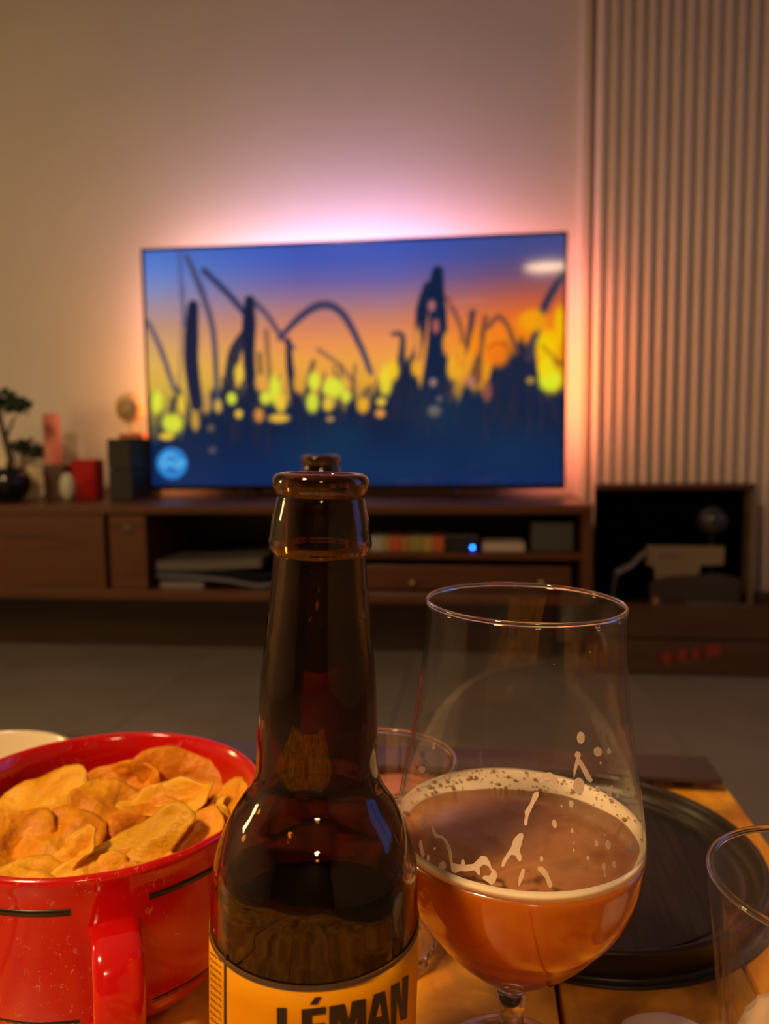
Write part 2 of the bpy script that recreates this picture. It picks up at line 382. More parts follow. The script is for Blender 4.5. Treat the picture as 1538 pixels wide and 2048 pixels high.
# ---- the picture on the screen: vertex colours of an emitting display
def s2l(c):
    c = np.clip(np.asarray(c, float) / 255., 0, 1); return np.where(c <= .04045, c / 12.92, ((c + .055) / 1.055) ** 2.4)
NX, NZ_ = 336, 196
def screen_picture():
    X, Yy = np.meshgrid(np.linspace(295, 1129, NX), np.linspace(0, 1, NZ_))   # x in photo pixels, y 0 top .. 1 bottom
    PY = 487 + Yy * 483
    ys = [480, 520, 560, 600, 640, 680, 720, 760, 800, 850, 970]
    L_ = [(75, 115, 205), (95, 130, 210), (130, 140, 195), (170, 145, 160), (200, 150, 125), (222, 168, 105), (235, 180, 85), (225, 180, 70), (190, 160, 65), (100, 90, 60), (20, 50, 90)]
    C_ = [(62, 88, 190), (75, 92, 185), (112, 100, 170), (165, 118, 140), (215, 132, 105), (245, 150, 85), (248, 168, 70), (235, 165, 65), (170, 130, 65), (90, 80, 60), (15, 45, 110)]
    R_ = [(60, 75, 140), (75, 75, 135), (120, 78, 110), (190, 90, 70), (240, 110, 35), (255, 135, 10), (250, 150, 10), (225, 140, 20), (150, 100, 40), (70, 60, 60), (15, 40, 100)]
    def g(T): return np.stack([np.interp(PY, ys, [t[k] for t in T]) for k in range(3)], -1)
    wl = np.clip((620 - X) / 300, 0, 1)[..., None]; wr = np.clip((X - 800) / 260, 0, 1)[..., None]
    img = g(L_) * wl + g(R_) * wr + g(C_) * (1 - wl - wr)
    rng = np.random.RandomState(3)
    def soft(d, s=4.0): return np.clip(.5 - d / s, 0, 1)[..., None]
    def blob(x, y, rx, ry, c, a=1., s=.5):
        nonlocal img
        d = (np.sqrt(((X - x) / rx) ** 2 + ((PY - y) / ry) ** 2) - 1) / s
        k = np.clip(.5 - d, 0, 1)[..., None] * a; img = img * (1 - k) + np.array(c, float) * k
    def stroke(P, wd, c=(30, 45, 85), a=1.):
        nonlocal img
        P = np.array(P, float); n = len(P); Q = []
        for i in range(n - 1):
            p0, p1, p2, p3 = P[max(i - 1, 0)], P[i], P[i + 1], P[min(i + 2, n - 1)]
            for t in np.linspace(0, 1, 9)[:-1]:
                Q.append(.5 * (2 * p1 + (p2 - p0) * t + (2 * p0 - 5 * p1 + 4 * p2 - p3) * t * t + (3 * p1 - p0 - 3 * p2 + p3) * t ** 3))
        Q.append(P[-1]); W = np.interp(np.linspace(0, 1, len(Q)), np.linspace(0, 1, len(wd)), wd) if isinstance(wd, (list, tuple)) else [wd] * len(Q)
        D = np.full(X.shape, 1e9)
        for (A, B, w_) in zip(Q, Q[1:], W):
            d = B - A; l = (d ** 2).sum() + 1e-9; t = np.clip(((X - A[0]) * d[0] + (PY - A[1]) * d[1]) / l, 0, 1)
            D = np.minimum(D, np.hypot(X - A[0] - t * d[0], PY - A[1] - t * d[1]) - w_ / 2)
        k = soft(D) * a; img = img * (1 - k) + np.array(c, float) * k
    dark = (13, 30, 66)
    # bank of foliage along the bottom
    cx = [290, 330, 380, 420, 470, 520, 560, 600, 640, 700, 740, 780, 815, 850, 880, 930, 980, 1010, 1040, 1070, 1100, 1130]
    cyy = [868, 862, 850, 790, 770, 800, 812, 790, 800, 812, 800, 790, 700, 760, 800, 790, 780, 700, 690, 705, 800, 800]
    edge = np.interp(X, cx, cyy) + 12 * np.sin(X / 9.) + 8 * np.sin(X / 4.1 + 1)
    k = soft(edge - PY, 22)[:, :, :]
    deep = np.stack([np.interp(PY, [700, 850, 970], v) for v in ([22, 16, 12], [34, 34, 42], [62, 66, 92])], -1)
    img = img * (1 - k) + deep * k
    # stalks and arching leaves
    S = stroke
    S([(370, 480), (372, 560), (376, 640)], 9, (80, 80, 130), .6); S([(385, 500), (410, 560), (420, 590), (436, 660), (440, 800)], [10, 14, 12, 12, 10], (70, 66, 96), .85)
    S([(395, 600), (390, 660), (388, 720), (396, 800)], [22, 30, 30, 26], (28, 32, 62)); S([(378, 560), (372, 620), (360, 760)], 6, (100, 90, 110), .5)
    S([(420, 530), (470, 580), (505, 625), (512, 660)], [12, 13, 12, 12], (52, 56, 96)); S([(514, 590), (545, 620), (575, 665), (600, 690)], [12, 10, 10, 8], (75, 66, 100), .9)
    S([(512, 592), (510, 640), (508, 700), (512, 800)], [18, 28, 24, 22], (24, 32, 60)); S([(500, 660), (478, 700), (462, 780)], [18, 26, 24], (30, 34, 60), .9)
    S([(572, 670), (620, 625), (662, 606), (700, 625), (735, 690), (755, 745)], [10, 15, 16, 14, 12, 10], (66, 60, 92)); S([(590, 675), (592, 730), (600, 800)], [10, 16, 14], (30, 34, 62))
    S([(300, 630), (325, 690), (350, 770)], [9, 12, 10], (88, 76, 104), .85); S([(545, 655), (548, 720), (552, 780)], 10, (70, 50, 60), .5); S([(530, 700), (534, 800)], 8, (60, 45, 50), .8)
    S([(650, 695), (690, 725), (720, 760)], 9, (130, 90, 80), .7); S([(640, 720), (628, 760), (625, 800)], 10, (60, 55, 60), .7); S([(800, 668), (818, 672), (815, 720), (800, 760)], [8, 11, 16, 18], (60, 55, 70), .9)
    S([(888, 548), (884, 590), (888, 640), (886, 700), (880, 800)], [20, 34, 34, 40, 60], (14, 34, 66)); S([(868, 575), (858, 620), (850, 690), (838, 740), (820, 800)], [14, 24, 20, 22, 40], (22, 34, 64))
    S([(905, 600), (925, 640), (935, 680), (920, 740)], [9, 9, 8, 10], (120, 70, 60), .8); S([(955, 630), (945, 690), (920, 750), (905, 790)], [12, 10, 14, 18], (60, 46, 60), .9)
    S([(980, 640), (970, 700), (960, 760)], [10, 12, 26], (110, 66, 50), .85); S([(985, 660), (1005, 640), (1025, 665), (1040, 710)], [9, 10, 10, 12], (110, 66, 56), .85)
    S([(905, 612), (980, 608)], 5, (230, 130, 80), .5); S([(1127, 560), (1098, 610), (1080, 660), (1065, 720)], [14, 16, 14, 22], (60, 50, 74)); S([(1080, 690), (1100, 720), (1124, 735)], 8, (120, 90, 30), .7)
    # tangle of thin stems along the horizon
    for k in range(64):
        x = 300 + 825 * rng.rand(); y = 720 + 60 * rng.rand() + (40 if x < 420 else 0); ln = 60 + 60 * rng.rand(); dx = rng.uniform(-26, 26)
        S([(x, y), (x + dx * .6, y + ln * .5), (x + dx, y + ln)], [3, 6, 10], (34, 38, 62), .85)
    # gaps of bright sky between the leaves
    Yl = (235, 240, 60); Or = (255, 175, 40); Go = (250, 205, 60)
    for x, y, rx, ry, c in ((312, 795, 13, 26, Yl), (343, 840, 24, 22, Yl), (330, 866, 18, 9, Go), (365, 800, 8, 22, Go), (392, 836, 10, 22, (215, 160, 60)), (418, 800, 10, 22, (200, 150, 80)), (441, 805, 9, 16, (225, 180, 80)),
                            (470, 790, 11, 14, Yl), (486, 740, 10, 22, Go), (484, 822, 9, 10, Go), (532, 760, 14, 20, (240, 170, 70)), (540, 790, 12, 14, Yl), (560, 775, 13, 34, Yl), (572, 800, 12, 22, Go), (567, 832, 24, 10, (250, 190, 60)),
                            (526, 825, 11, 16, (230, 150, 60)), (609, 762, 12, 22, (235, 165, 60)), (640, 758, 13, 20, Yl), (636, 802, 14, 22, (225, 235, 60)), (680, 772, 24, 22, Yl), (668, 805, 12, 16, Go), (704, 790, 12, 13, (230, 230, 60)),
                            (738, 808, 13, 18, (255, 180, 40)), (746, 757, 12, 16, (240, 170, 50)), (775, 802, 11, 9, Go), (773, 825, 11, 10, (245, 160, 60)), (785, 760, 14, 34, (250, 220, 50)), (800, 740, 12, 22, (255, 205, 40)),
                            (845, 735, 11, 20, Or), (848, 690, 9, 40, (240, 150, 70)), (876, 615, 8, 12, (190, 110, 110)), (884, 655, 7, 16, (190, 100, 90)), (905, 690, 9, 26, (250, 150, 50)), (920, 740, 16, 26, (250, 175, 40)),
                            (933, 710, 10, 24, (255, 160, 30)), (960, 690, 10, 26, (255, 140, 20)), (1003, 710, 26, 30, (252, 125, 20)), (1005, 668, 16, 14, (250, 130, 30)), (1070, 650, 30, 24, (255, 165, 10)), (1098, 700, 24, 34, (255, 205, 5)),
                            (1120, 660, 12, 40, (255, 190, 0)), (1104, 765, 24, 26, (235, 245, 40)), (1095, 740, 16, 20, (250, 225, 20)), (951, 765, 10, 12, (190, 120, 100)), (984, 785, 9, 22, (150, 80, 70)), (878, 765, 8, 9, (170, 130, 120)),
                            (880, 822, 14, 12, (150, 120, 100)), (424, 850, 9, 8, (110, 90, 80)), (426, 896, 9, 8, (90, 80, 90)), (672, 835, 9, 6, (215, 160, 80)), (890, 798, 6, 6, (130, 110, 110)), (1066, 765, 9, 8, (180, 140, 60))):
        blob(x, y, rx * .92, ry * .92, c, .95, .6)
    for x, y, rx, ry in ((646, 900, 70, 40), (700, 870, 40, 30), (900, 840, 60, 50), (780, 930, 120, 30), (1030, 900, 70, 40)):
        blob(x, y, rx, ry, (16, 62, 92), .35, 1.6)
    # bright veins inside the orange gaps
    S([(985, 700), (1005, 690), (1022, 700)], 4, (200, 70, 10), .8); S([(1090, 700), (1105, 715), (1124, 730)], 5, (160, 110, 20), .8)
    # round channel emblem in the corner
    blob(339, 923, 33, 33, (45, 135, 215), 1, .06)
    S([(316, 925), (325, 908), (340, 905), (352, 918), (366, 922)], 5, (110, 205, 255)); S([(322, 932), (334, 920), (346, 930), (358, 928)], 5, (110, 205, 255)); S([(333, 934), (345, 938)], 5, (20, 90, 160)); S([(336, 911), (346, 914)], 4, (20, 90, 160))
    return s2l(img)
pic = screen_picture()
me = bpy.data.meshes.new('screen')
gx = np.linspace(-hw, hw, NX); gz = np.linspace(z1, z0, NZ_)
V = np.zeros((NZ_, NX, 3)); V[..., 0] = gx[None]; V[..., 2] = gz[:, None]; V[..., 1] = -.0008
idx = np.arange(NX * NZ_).reshape(NZ_, NX)
Fq = np.stack([idx[1:, :-1], idx[1:, 1:], idx[:-1, 1:], idx[:-1, :-1]], -1).reshape(-1, 4)
me.from_pydata(V.reshape(-1, 3).tolist(), [], Fq.tolist())
ca = me.color_attributes.new('picture', 'FLOAT_COLOR', 'POINT')
ca.data.foreach_set('color', np.concatenate([pic.reshape(-1, 3), np.ones((NX * NZ_, 1))], 1).astype(np.float32).ravel())
m, nt, b = nodes('lit_screen'); at_ = nt.nodes.new('ShaderNodeVertexColor'); at_.layer_name = 'picture'
nt.links.new(at_.outputs[0], b.inputs['Emission Color']); b.inputs['Base Color'].default_value = (.004, .004, .005, 1); setp(b, emis=.9, rough=.06, spec=.4)
me.materials.append(m)
o = bpy.data.objects.new('screen', me); COL.objects.link(o); o.parent = tv

# ---- light strips on the back of the set, shining on the wall
def strip(a, bq, z, zz, col, s, side):
    """emitting band tilted outwards on the rear edge: side 0 top, -1 left, 1 right"""
    def yy(x, zq):
        if side == 0: return .045 if zq < (z + zz) / 2 else .0232
        return .045 if (x - (a + bq) / 2) * side < 0 else .0232
    bm = bmesh.new(); P4 = ((a, z), (bq, z), (bq, zz), (a, zz))
    vs = [bm.verts.new((x, yy(x, q), q)) for x, q in P4]; vb = [bm.verts.new((x, .0224, q)) for x, q in P4]
    bm.faces.new(vs); f2 = bm.faces.new(vb)
    for i in range(4): bm.faces.new((vs[i], vs[(i + 1) % 4], vb[(i + 1) % 4], vb[i]))
    o = obj('light_strip', bm, emi('backlight', col, s * GLOW), tv, smooth=False)
    o.data.materials.append(M['black'])
    for p in o.data.polygons:
        if p.center.y < .028 or abs(p.normal.y) < .2: p.material_index = 1
W_ = .022
top_cols = [(1, .50, .45), (1, .56, .72), (.90, .56, 1), (.88, .54, 1), (.95, .52, .95), (1, .44, .62), (1, .32, .30)]
n = len(top_cols)
for i, c in enumerate(top_cols):
    a = -hw + .05 + i * (TW - .1) / n; strip(a, a + (TW - .1) / n - .004, z1 - .075 - W_, z1 - .075, c, (8, 9, 11, 12, 11, 8, 6)[i], 0)
left_cols = [(1, .42, .40), (1, .42, .26), (1, .40, .14), (1, .40, .10), (.9, .22, .10)]
right_cols = [(1, .30, .26), (1, .26, .14), (1, .24, .08), (1, .28, .12), (.8, .2, .16)]
for sgn, cl, st in ((-1, left_cols, (6, 7, 8, 8, 3)), (1, right_cols, (8, 11, 13, 12, 6))):
    for i, c in enumerate(cl):
        zt = z1 - .07 - i * (TH - .10) / 5; xa = sgn * (hw - .05)
        strip(min(xa, xa - sgn * W_), max(xa, xa - sgn * W_), zt - (TH - .10) / 5 + .004, zt, c, st[i], sgn)

# ================================================================ SIDEBOARD
UX0, UX1, UY0, UY1, UB = -1.95, .288, 1.93, 2.34, .205
ub = thing('sideboard', 'long low walnut media sideboard with open shelves and sliding doors under the television', 'sideboard', (UX0, UY0, 0))
def P(n_, x0, x1, y0, y1, za, zb, m, bev=.002, par=None): return obj(n_, bx(x0 - UX0, x1 - UX0, y0 - UY0, y1 - UY0, za, zb, bev=bev), m, par or ub, smooth=False)
P('top_panel', UX0, UX1, UY0 - .01, UY1, UZ - .022, UZ, M['walnut'])
P('bottom_panel', UX0, UX1, UY0, UY1, UB, UB + .025, M['walnut'])
P('side_panel', UX0, UX0 + .022, UY0, UY1, UB + .025, UZ - .022, M['walnut'], 0); P('side_panel', UX1 - .024, UX1, UY0, UY1, UB + .025, UZ - .022, M['walnut'], 0)
P('back_panel', UX0 + .022, UX1 - .024, UY1 - .012, UY1, UB + .025, UZ - .022, M['walnut_dark'], 0)
XD = -.862
P('divider', XD - .02, XD, UY0 + .01, UY1 - .012, UB + .025, UZ - .022, M['walnut'], 0)
P('divider', -.44, -.42, UY0 + .01, UY1 - .012, UB + .025, UZ - .022, M['walnut'], 0)
dr = P('door', -.965, XD, UY0 + .002, UY0 + .018, UB + .027, UZ - .024, M['walnut'])
bm = bmesh.new(); lathe(bm, [(0, 0), (.013, 0), (.016, -.002), (.017, -.001)], 20)
o = obj('finger_pull', bm, M['walnut_dark'], dr); o.matrix_local = Matrix.Translation((-.912 - UX0, .0005, .392)) @ Matrix.Rotation(pi / 2, 4, 'X')
P('door', UX0 + .024, -.975, UY0 - .004, UY0 + .0, UB + .027, UZ - .024, M['walnut'], 0)
P('shelf', -.42, UX1 - .024, UY0 + .02, UY1 - .012, .318, .334, M['walnut'], 0)
dw = P('drawer', -.395, .245, UY0 + .05, UY1 - .05, UB + .028, .295, M['walnut'])
for px in (825, 1082):
    q = onY(px, 1166, UY0 + .04)
    bm = bmesh.new(); ico(bm, (q.x - UX0, q.y - UY0, q.z), .008, 2); tube(bm, [(q.x - UX0, q.y - UY0, q.z), (q.x - UX0, q.y - UY0 + .012, q.z)], .004, 8); obj('knob', bm, M['brass'], dw)
for x in (UX0 + .15, -.46, .2):
    for y in (UY0 + .26, UY1 - .05):
        P('leg', x - .018, x + .018, y - .018, y + .018, 0, UB, M['walnut_dark'])
P('shade_board', UX0 + .1, .24, UY1 - .12, UY1 - .10, .0, UB, M['walnut_dark'], 0)  # dark board standing in for the shade under the sideboard

def on_unit(px, Y): return onY(px, 992, Y).x
# magazines in the left bay
IY = UY0 + .03
def bent(name, label, xs, zs, th, m, depth=.22, group=None, y0=IY, cat='magazine'):
    bm = bmesh.new(); rows = []
    for x, z in zip(xs, zs): rows.append([bm.verts.new((x, y0, z)), bm.verts.new((x, y0 + depth, z)), bm.verts.new((x, y0 + depth, z + th)), bm.verts.new((x, y0, z + th))])
    for A, B in zip(rows, rows[1:]):
        for k in range(4): bm.faces.new((A[k], A[(k + 1) % 4], B[(k + 1) % 4], B[k]))
    bm.faces.new(rows[0]); bm.faces.new(rows[-1])
    return tag(obj(name, bm, m, None, smooth=False), label, cat, group)
ZB = UB + .0255
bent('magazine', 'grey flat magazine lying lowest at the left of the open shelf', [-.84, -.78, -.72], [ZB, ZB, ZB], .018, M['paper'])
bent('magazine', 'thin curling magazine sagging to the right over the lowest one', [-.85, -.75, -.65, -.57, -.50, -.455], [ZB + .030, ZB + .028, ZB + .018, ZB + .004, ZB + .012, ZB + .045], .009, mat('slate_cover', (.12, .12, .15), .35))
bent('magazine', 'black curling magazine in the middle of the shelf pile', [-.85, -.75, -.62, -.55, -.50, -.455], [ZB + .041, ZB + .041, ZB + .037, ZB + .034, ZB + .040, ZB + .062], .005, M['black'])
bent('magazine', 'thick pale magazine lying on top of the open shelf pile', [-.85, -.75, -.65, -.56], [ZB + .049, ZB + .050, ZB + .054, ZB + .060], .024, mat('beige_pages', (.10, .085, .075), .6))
# right bay
def pxbox(name, label, cat, x0p, x1p, ztp, Y, zb, depth, m, bev=.002, group=None):
    a = onY(x0p, 1090, Y); b_ = onY(x1p, 1090, Y); zt = onY((x0p + x1p) / 2, ztp, Y).z
    bm = bx(0, b_.x - a.x, 0, depth, 0, zt - zb, bev=bev)
    return tag(obj(name, bm, m, None, smooth=False, loc=(a.x, Y, zb)), label, cat, group)
SZ = .3345
cols = [(.3, .3, .27), (.33, .22, .05), (.42, .07, .03), (.34, .12, .04), (.24, .2, .05), (.36, .24, .06), (.42, .08, .03)]
xs = [738, 766, 780, 800, 818, 846, 866, 889]
names = ['pale grey game case at the left end of the upright row on the shelf', 'ochre game case beside the pale grey one on the shelf', 'red game case third from the left on the shelf', 'orange brown game case in the middle of the shelf row', 'olive game case right of the shelf row middle', 'mustard game case second from the right end of the shelf row', 'red game case at the right end of the shelf row']
for i in range(7):
    pxbox('game_case', names[i], 'case', xs[i], xs[i + 1] - 1, 1074 + (i % 2), UY0 + .03, SZ, .12, mat('case_%s' % 'abcdefg'[i], cols[i], .35), group='cases on the right shelf')
pxbox('media_box', 'small white flat box lying on the shelf right of the blue light', 'box', 966, 1050, 1086, UY0 + .03, SZ, .1, mat('white_box', (.4, .32, .24), .5), .003)
r_ = pxbox('receiver', 'dark grey electronics box at the right end of the shelf', 'electronics', 1064, 1148, 1044, UY0 + .04, SZ, .15, mat('device_grey', (.05, .05, .045), .4), .004)
bm = bmesh.new(); a = onY(1000, 1095, 1.99)
cs = thing('media_player', 'black media player with a glowing round blue light', 'electronics', (onY(890, 1095, 1.99).x, 1.975, SZ))
wdt = onY(963, 1095, 1.99).x - onY(895, 1095, 1.99).x
obj('case', bx(0, wdt, 0, .12, 0, .042, bev=.003), M['black'], cs, smooth=False)
q = onY(945, 1095, 1.974)
bm = bmesh.new(); ico(bm, (q.x - cs.location.x, 0, q.z - SZ), .0036, 2, (1, .5, 1)); obj('indicator_light', bm, emi('blue_led', (.004, .06, 1), 60), cs)

# ---------------------------------------------------------------- things on the sideboard
def base(px, Y=2.12): return Vector((onY(px, 990, Y).x, Y, UZ + .0005))
bq = base(18, 2.06)
t = thing('bonsai', 'dark green bonsai tree in a glossy round dark pot at the left end', 'plant', bq)
bm = bmesh.new(); lathe(bm, smooth_prof([(0, 0), (.03, 0), (.05, .02), (.062, .05), (.056, .078), (.046, .088), (.05, .094), (.044, .094), (.04, .08), (0, .078)], 4), 32); obj('pot', bm, M['blackgloss'], t)
bm = bmesh.new(); tube(bm, [(0, 0, .07), (.012, 0, .12), (.0, 0, .17), (-.012, 0, .22), (-.02, 0, .27)], [.012, .01, .009, .007, .004], 8); tube(bm, [(.0, 0, .18), (.03, 0, .24)], [.005, .003], 6); obj('trunk', bm, M['bark'], t)
def foliage(name, centers, par):
    bm = bmesh.new()
    rnd = random.Random(5)
    for c, r in centers:
        for k in range(90):
            d = Vector((rnd.gauss(0, 1), rnd.gauss(0, 1), rnd.gauss(0, .7))).normalized() * r * rnd.uniform(.5, 1)
            p = Vector(c) + Vector((d.x, d.y, d.z * .6)); n_ = Vector((rnd.gauss(0, 1), rnd.gauss(0, 1), rnd.gauss(0, 1))).normalized(); s_ = rnd.uniform(.008, .014)
            u = n_.orthogonal().normalized(); v_ = n_.cross(u)
            bm.faces.new([bm.verts.new(p + u * s_), bm.verts.new(p + v_ * s_ * .6), bm.verts.new(p - u * s_), bm.verts.new(p - v_ * s_ * .6)])
    o = obj(name, bm, M['green'], par, smooth=False); o['kind'] = 'stuff'; return o
foliage('foliage', [((-.04, 0, .285), .06), ((.0, 0, .295), .045), ((.045, 0, .272), .038), ((-.06, 0, .24), .05), ((.02, 0, .27), .04)], t)
bq = base(50, 2.25)
t = thing('leafy_plant', 'small dark leafy plant with drooping leaves behind the round pot', 'plant', bq)
bm = bmesh.new(); lathe(bm, [(0, 0), (.025, 0), (.03, .05), (.028, .05), (0, .045)], 24); obj('pot', bm, M['bark'], t)
bm = bmesh.new(); tube(bm, [(0, 0, .04), (.0, 0, .16)], .004, 6); obj('stem', bm, M['bark'], t)
foliage('foliage', [((.0, 0, .155), .05), ((.04, 0, .14), .04)], t)
def disc(name, label, cat, px, py, Y, r, m, hole=0.0, z0=UZ + .0005):
    q = onY(px, py, Y); zc = z0 + r
    bm = bmesh.new(); lathe(bm, smooth_prof([(0, 0), (r * .7, 0), (r, .008), (r * .99, .011), (r * .68, .004), (0, .004)], 3), 40)
    o = obj(name, bm, m, None); o.matrix_world = Matrix.Translation((q.x, Y, zc)) @ Matrix.Rotation(radians(82), 4, 'X')
    return tag(o, label, cat)
disc('plate', 'cream round plate standing on edge behind the bonsai pot', 'plate', 61, 955, 2.165, .048, M['cream'])
disc('plate', 'cream round plate leaning at the far left behind the bonsai trunk', 'plate', -12, 905, 2.30, .075, M['cream'])
bq = base(110, 2.24)
t = thing('pillar_candle', 'tall pink pillar candle standing behind the brown and red tins', 'candle', bq)
H = onY(110, 828, 2.24).z - UZ
bm = bmesh.new(); lathe(bm, [(0, .06), (.0235, .06), (.0245, .066), (.0245, H - .006), (.022, H), (.01, H - .003), (0, H - .003)], 28); obj('wax', bm, mat('pink_wax', (.72, .26, .17), .5, sss=.3), t)
bm = bmesh.new(); lathe(bm, smooth_prof([(0, 0), (.03, 0), (.028, .008), (.008, .02), (.008, .045), (.02, .055), (.022, .0605), (0, .0595)], 3), 24); obj('holder', bm, M['walnut_dark'], t)
bm = bmesh.new(); tube(bm, [(0, 0, H - .004), (0, .001, H + .008)], .001, 6); obj('wick', bm, M['black'], t)
def ubox(name, label, cat, x0p, x1p, ytop, Y, depth, m, bev=.003):
    a = onY(x0p, 950, Y).x; b_ = onY(x1p, 950, Y).x; zt = onY((x0p + x1p) / 2, ytop, Y).z - UZ
    return tag(obj(name, bx(0, b_ - a, 0, depth, 0, zt, bev=bev), m, None, smooth=False, loc=(a, Y, UZ + .0004)), label, cat)
ubox('tin_box', 'dark brown box between the cream plate and the red tin', 'box', 86, 128, 930, 2.13, .06, mat('brown_box', (.07, .02, .008), .5))
t = ubox('tin', 'square red tin box right of the white egg shaped ornament', 'tin', 142, 190, 920, 2.15, .06, M['tin_red'])
bm = bmesh.new(); ico(bm, (0, 0, 0), 1, 3, (.0225, .018, .041))
q = onY(134, 958, 2.08); tag(obj('egg_ornament', bm, mat('pale_stone', (.5, .48, .33), .35), None, loc=(q.x, 2.08, UZ + .041)), 'pale egg shaped ornament standing in front of the tins', 'ornament')
for k in range(2):
    a = onY(216, 950, 2.1).x; b_ = -.974; zt = (onY(255, 877, 2.1).z - UZ)
    o = obj('storage_box', bx(0, b_ - a, 0, .21, 0, zt / 2 - .001, bev=.003), mat('dark_olive_box', (.018, .015, .009), .7), None, smooth=False, loc=(a, 2.1, UZ + .0004 + k * zt / 2))
    tag(o, ('lower dark box left of the television, standing on the sideboard', 'upper dark box left of the television, under the globe')[k], 'box', 'dark stacked boxes')
GZ = UZ + zt + .0005
q = onY(268, 880, 2.26)
t = thing('globe', 'small tabletop globe on a reddish base on top of the dark boxes', 'globe', (q.x, 2.26, GZ))
bm = bmesh.new(); box(bm, -.036, .036, -.03, .03, 0, .016, bev=.004); obj('plinth', bm, mat('red_wood', (.5, .1, .03), .35), t, smooth=False)
bm = bmesh.new(); tube(bm, [(0, 0, .014), (0, 0, .034)], .006, 10); obj('stem', bm, M['brass'], t)
gc = onY(262, 818, 2.26); rz_ = gc.z - GZ; gx_ = gc.x - q.x
bm = bmesh.new(); ico(bm, (gx_, 0, rz_), .042, 3); obj('sphere', bm, tex('globe_map', [(.55, .42, .2), (.6, .3, .12), (.42, .4, .22)], nscale=22, detail=3, rough=.3, pos=[.4, .55, .65]), t)
bm = bmesh.new()
arc = [(gx_ - .049 * sin(a), 0, rz_ + .049 * cos(a)) for a in np.linspace(-.35, pi + .1, 20)]
tube(bm, arc, .003, 6); obj('meridian_arc', bm, M['brass'], t)

# ================================================================ CRATE AND CASE
CY0 = 2.04
kx0 = .318; kx1 = .93
cr = thing('wooden_crate', 'old dark wooden crate with faded red stencilled letters on the floor', 'crate', (kx0, CY0, 0))
W2 = kx1 - kx0
for za, zb in ((.004, .094), (.100, .186)):
    obj('slat', bx(0, W2, 0, .012, za, zb, bev=.002), M['walnut_dark'], cr, smooth=False)
    obj('slat', bx(0, W2, .20, .212, za, zb, bev=.002), M['walnut_dark'], cr, smooth=False)
    for xx in (0.012, W2 - .024): obj('slat', bx(xx - .012, xx, .0125, .1995, za, zb), M['walnut_dark'], cr, smooth=False)
obj('base_board', bx(.012, W2 - .036, .0125, .1995, .004, .014), M['walnut_dark'], cr, smooth=False)
# worn red stencil: unreadable in the photograph, so worn strokes only
bm = bmesh.new(); rr = random.Random(11)
for i in range(9):
    px = 1318 + i * 14.5; py = 1320 - i * 2.6
    for (dx, dy, wd, hg) in ((0, 0, 4, 22), (5, (-8, 8, 0)[i % 3], 7, 5), (8 * (i % 2), 0, 3, 20)):
        a = onY(px + dx - wd / 2, py + dy - hg / 2, CY0 - .0003); b_ = onY(px + dx + wd / 2, py + dy + hg / 2, CY0 - .0003)
        bm.faces.new([bm.verts.new((x - kx0, y - CY0, z)) for x, y, z in ((a.x, a.y, a.z), (b_.x, a.y, a.z + .001), (b_.x, a.y, b_.z + .001), (a.x, a.y, b_.z))])
obj('stencil_lettering', bm, mat('stencil_red', (.30, .012, .01), .7), cr, smooth=False)
# contents of the crate, resting on a stack that fills it
FB = .150
tag(obj('record_stack', bx(0, W2 - .06, 0, .18, 0, FB - .016, bev=.004), mat('dark_sleeves', (.03, .018, .01), .7), None, smooth=False, loc=(kx0 + .016, CY0 + .016, .015)), 'dark stack of record sleeves filling the wooden crate', 'records')
LY = 2.16
a0 = onY(1196, 1000, LY).x; a1 = onY(1513, 1000, LY).x; zt = onY(1350, 968, LY).z; zb = FB + .0
cs = thing('open_case', 'open black lined case lid with a brown rim standing up in front of the radiator', 'case', (a0, LY, zb))
cw, ch = a1 - a0, zt - zb
M['leather'] = mat('brown_leather', (.075, .022, .012), .45)
M['lining'] = mat('black_lining', (.001, .001, .001), 1.0, spec=.0)
obj('lining_panel', bx(.014, cw - .014, .052, .056, .014, ch - .016), M['lining'], cs, smooth=False)
obj('lid_back', bx(0, cw, .056, .064, 0, ch, bev=.003), M['leather'], cs, smooth=False)
obj('lid_rim', bx(0, cw, 0, .056, ch - .016, ch, bev=.003), M['leather'], cs, smooth=False)
obj('lid_rim', bx(0, .014, 0, .056, 0, ch - .0165), M['lining'], cs, smooth=False)
obj('lid_rim', bx(cw - .014, cw, 0, .056, 0, ch - .0165), mat('olive_lining', (.16, .10, .04), .6), cs, smooth=False)
obj('lid_rim', bx(.0145, cw - .0145, 0, .056, 0, .014), M['leather'], cs, smooth=False)
# glossy ball made up for a silvery lamp reflection in the case
q = onY(1432, 1045, 2.10)
t = thing('reflection_ball', 'small glossy ball standing in for a lamp reflection in front of the dark case lining', 'lamp', (q.x, 2.138, FB))
bm = bmesh.new(); ico(bm, (0, 0, q.z - FB), .040, 3); obj('glossy_ball', bm, mat('smoked_glass', (.03, .028, .03), .08), t)
bm = bmesh.new(); lathe(bm, smooth_prof([(0, 0), (.018, 0), (.017, .005), (.005, .012), (.005, q.z - FB - .035)], 3), 20); obj('stand', bm, M['black'], t)
q0 = onY(1292, 1090, 2.12); q1 = onY(1412, 1150, 2.12)
q1 = onY(1446, 1128, 2.12); bm = bmesh.new(); vs = [(q0.x, q0.z), (q1.x, q0.z - .002), (q1.x - .002, q1.z), (q1.x - .06, q1.z - .002), (q1.x - .075, FB), (q0.x + .03, FB), (q0.x + .022, q1.z - .01), (q0.x, q1.z)]
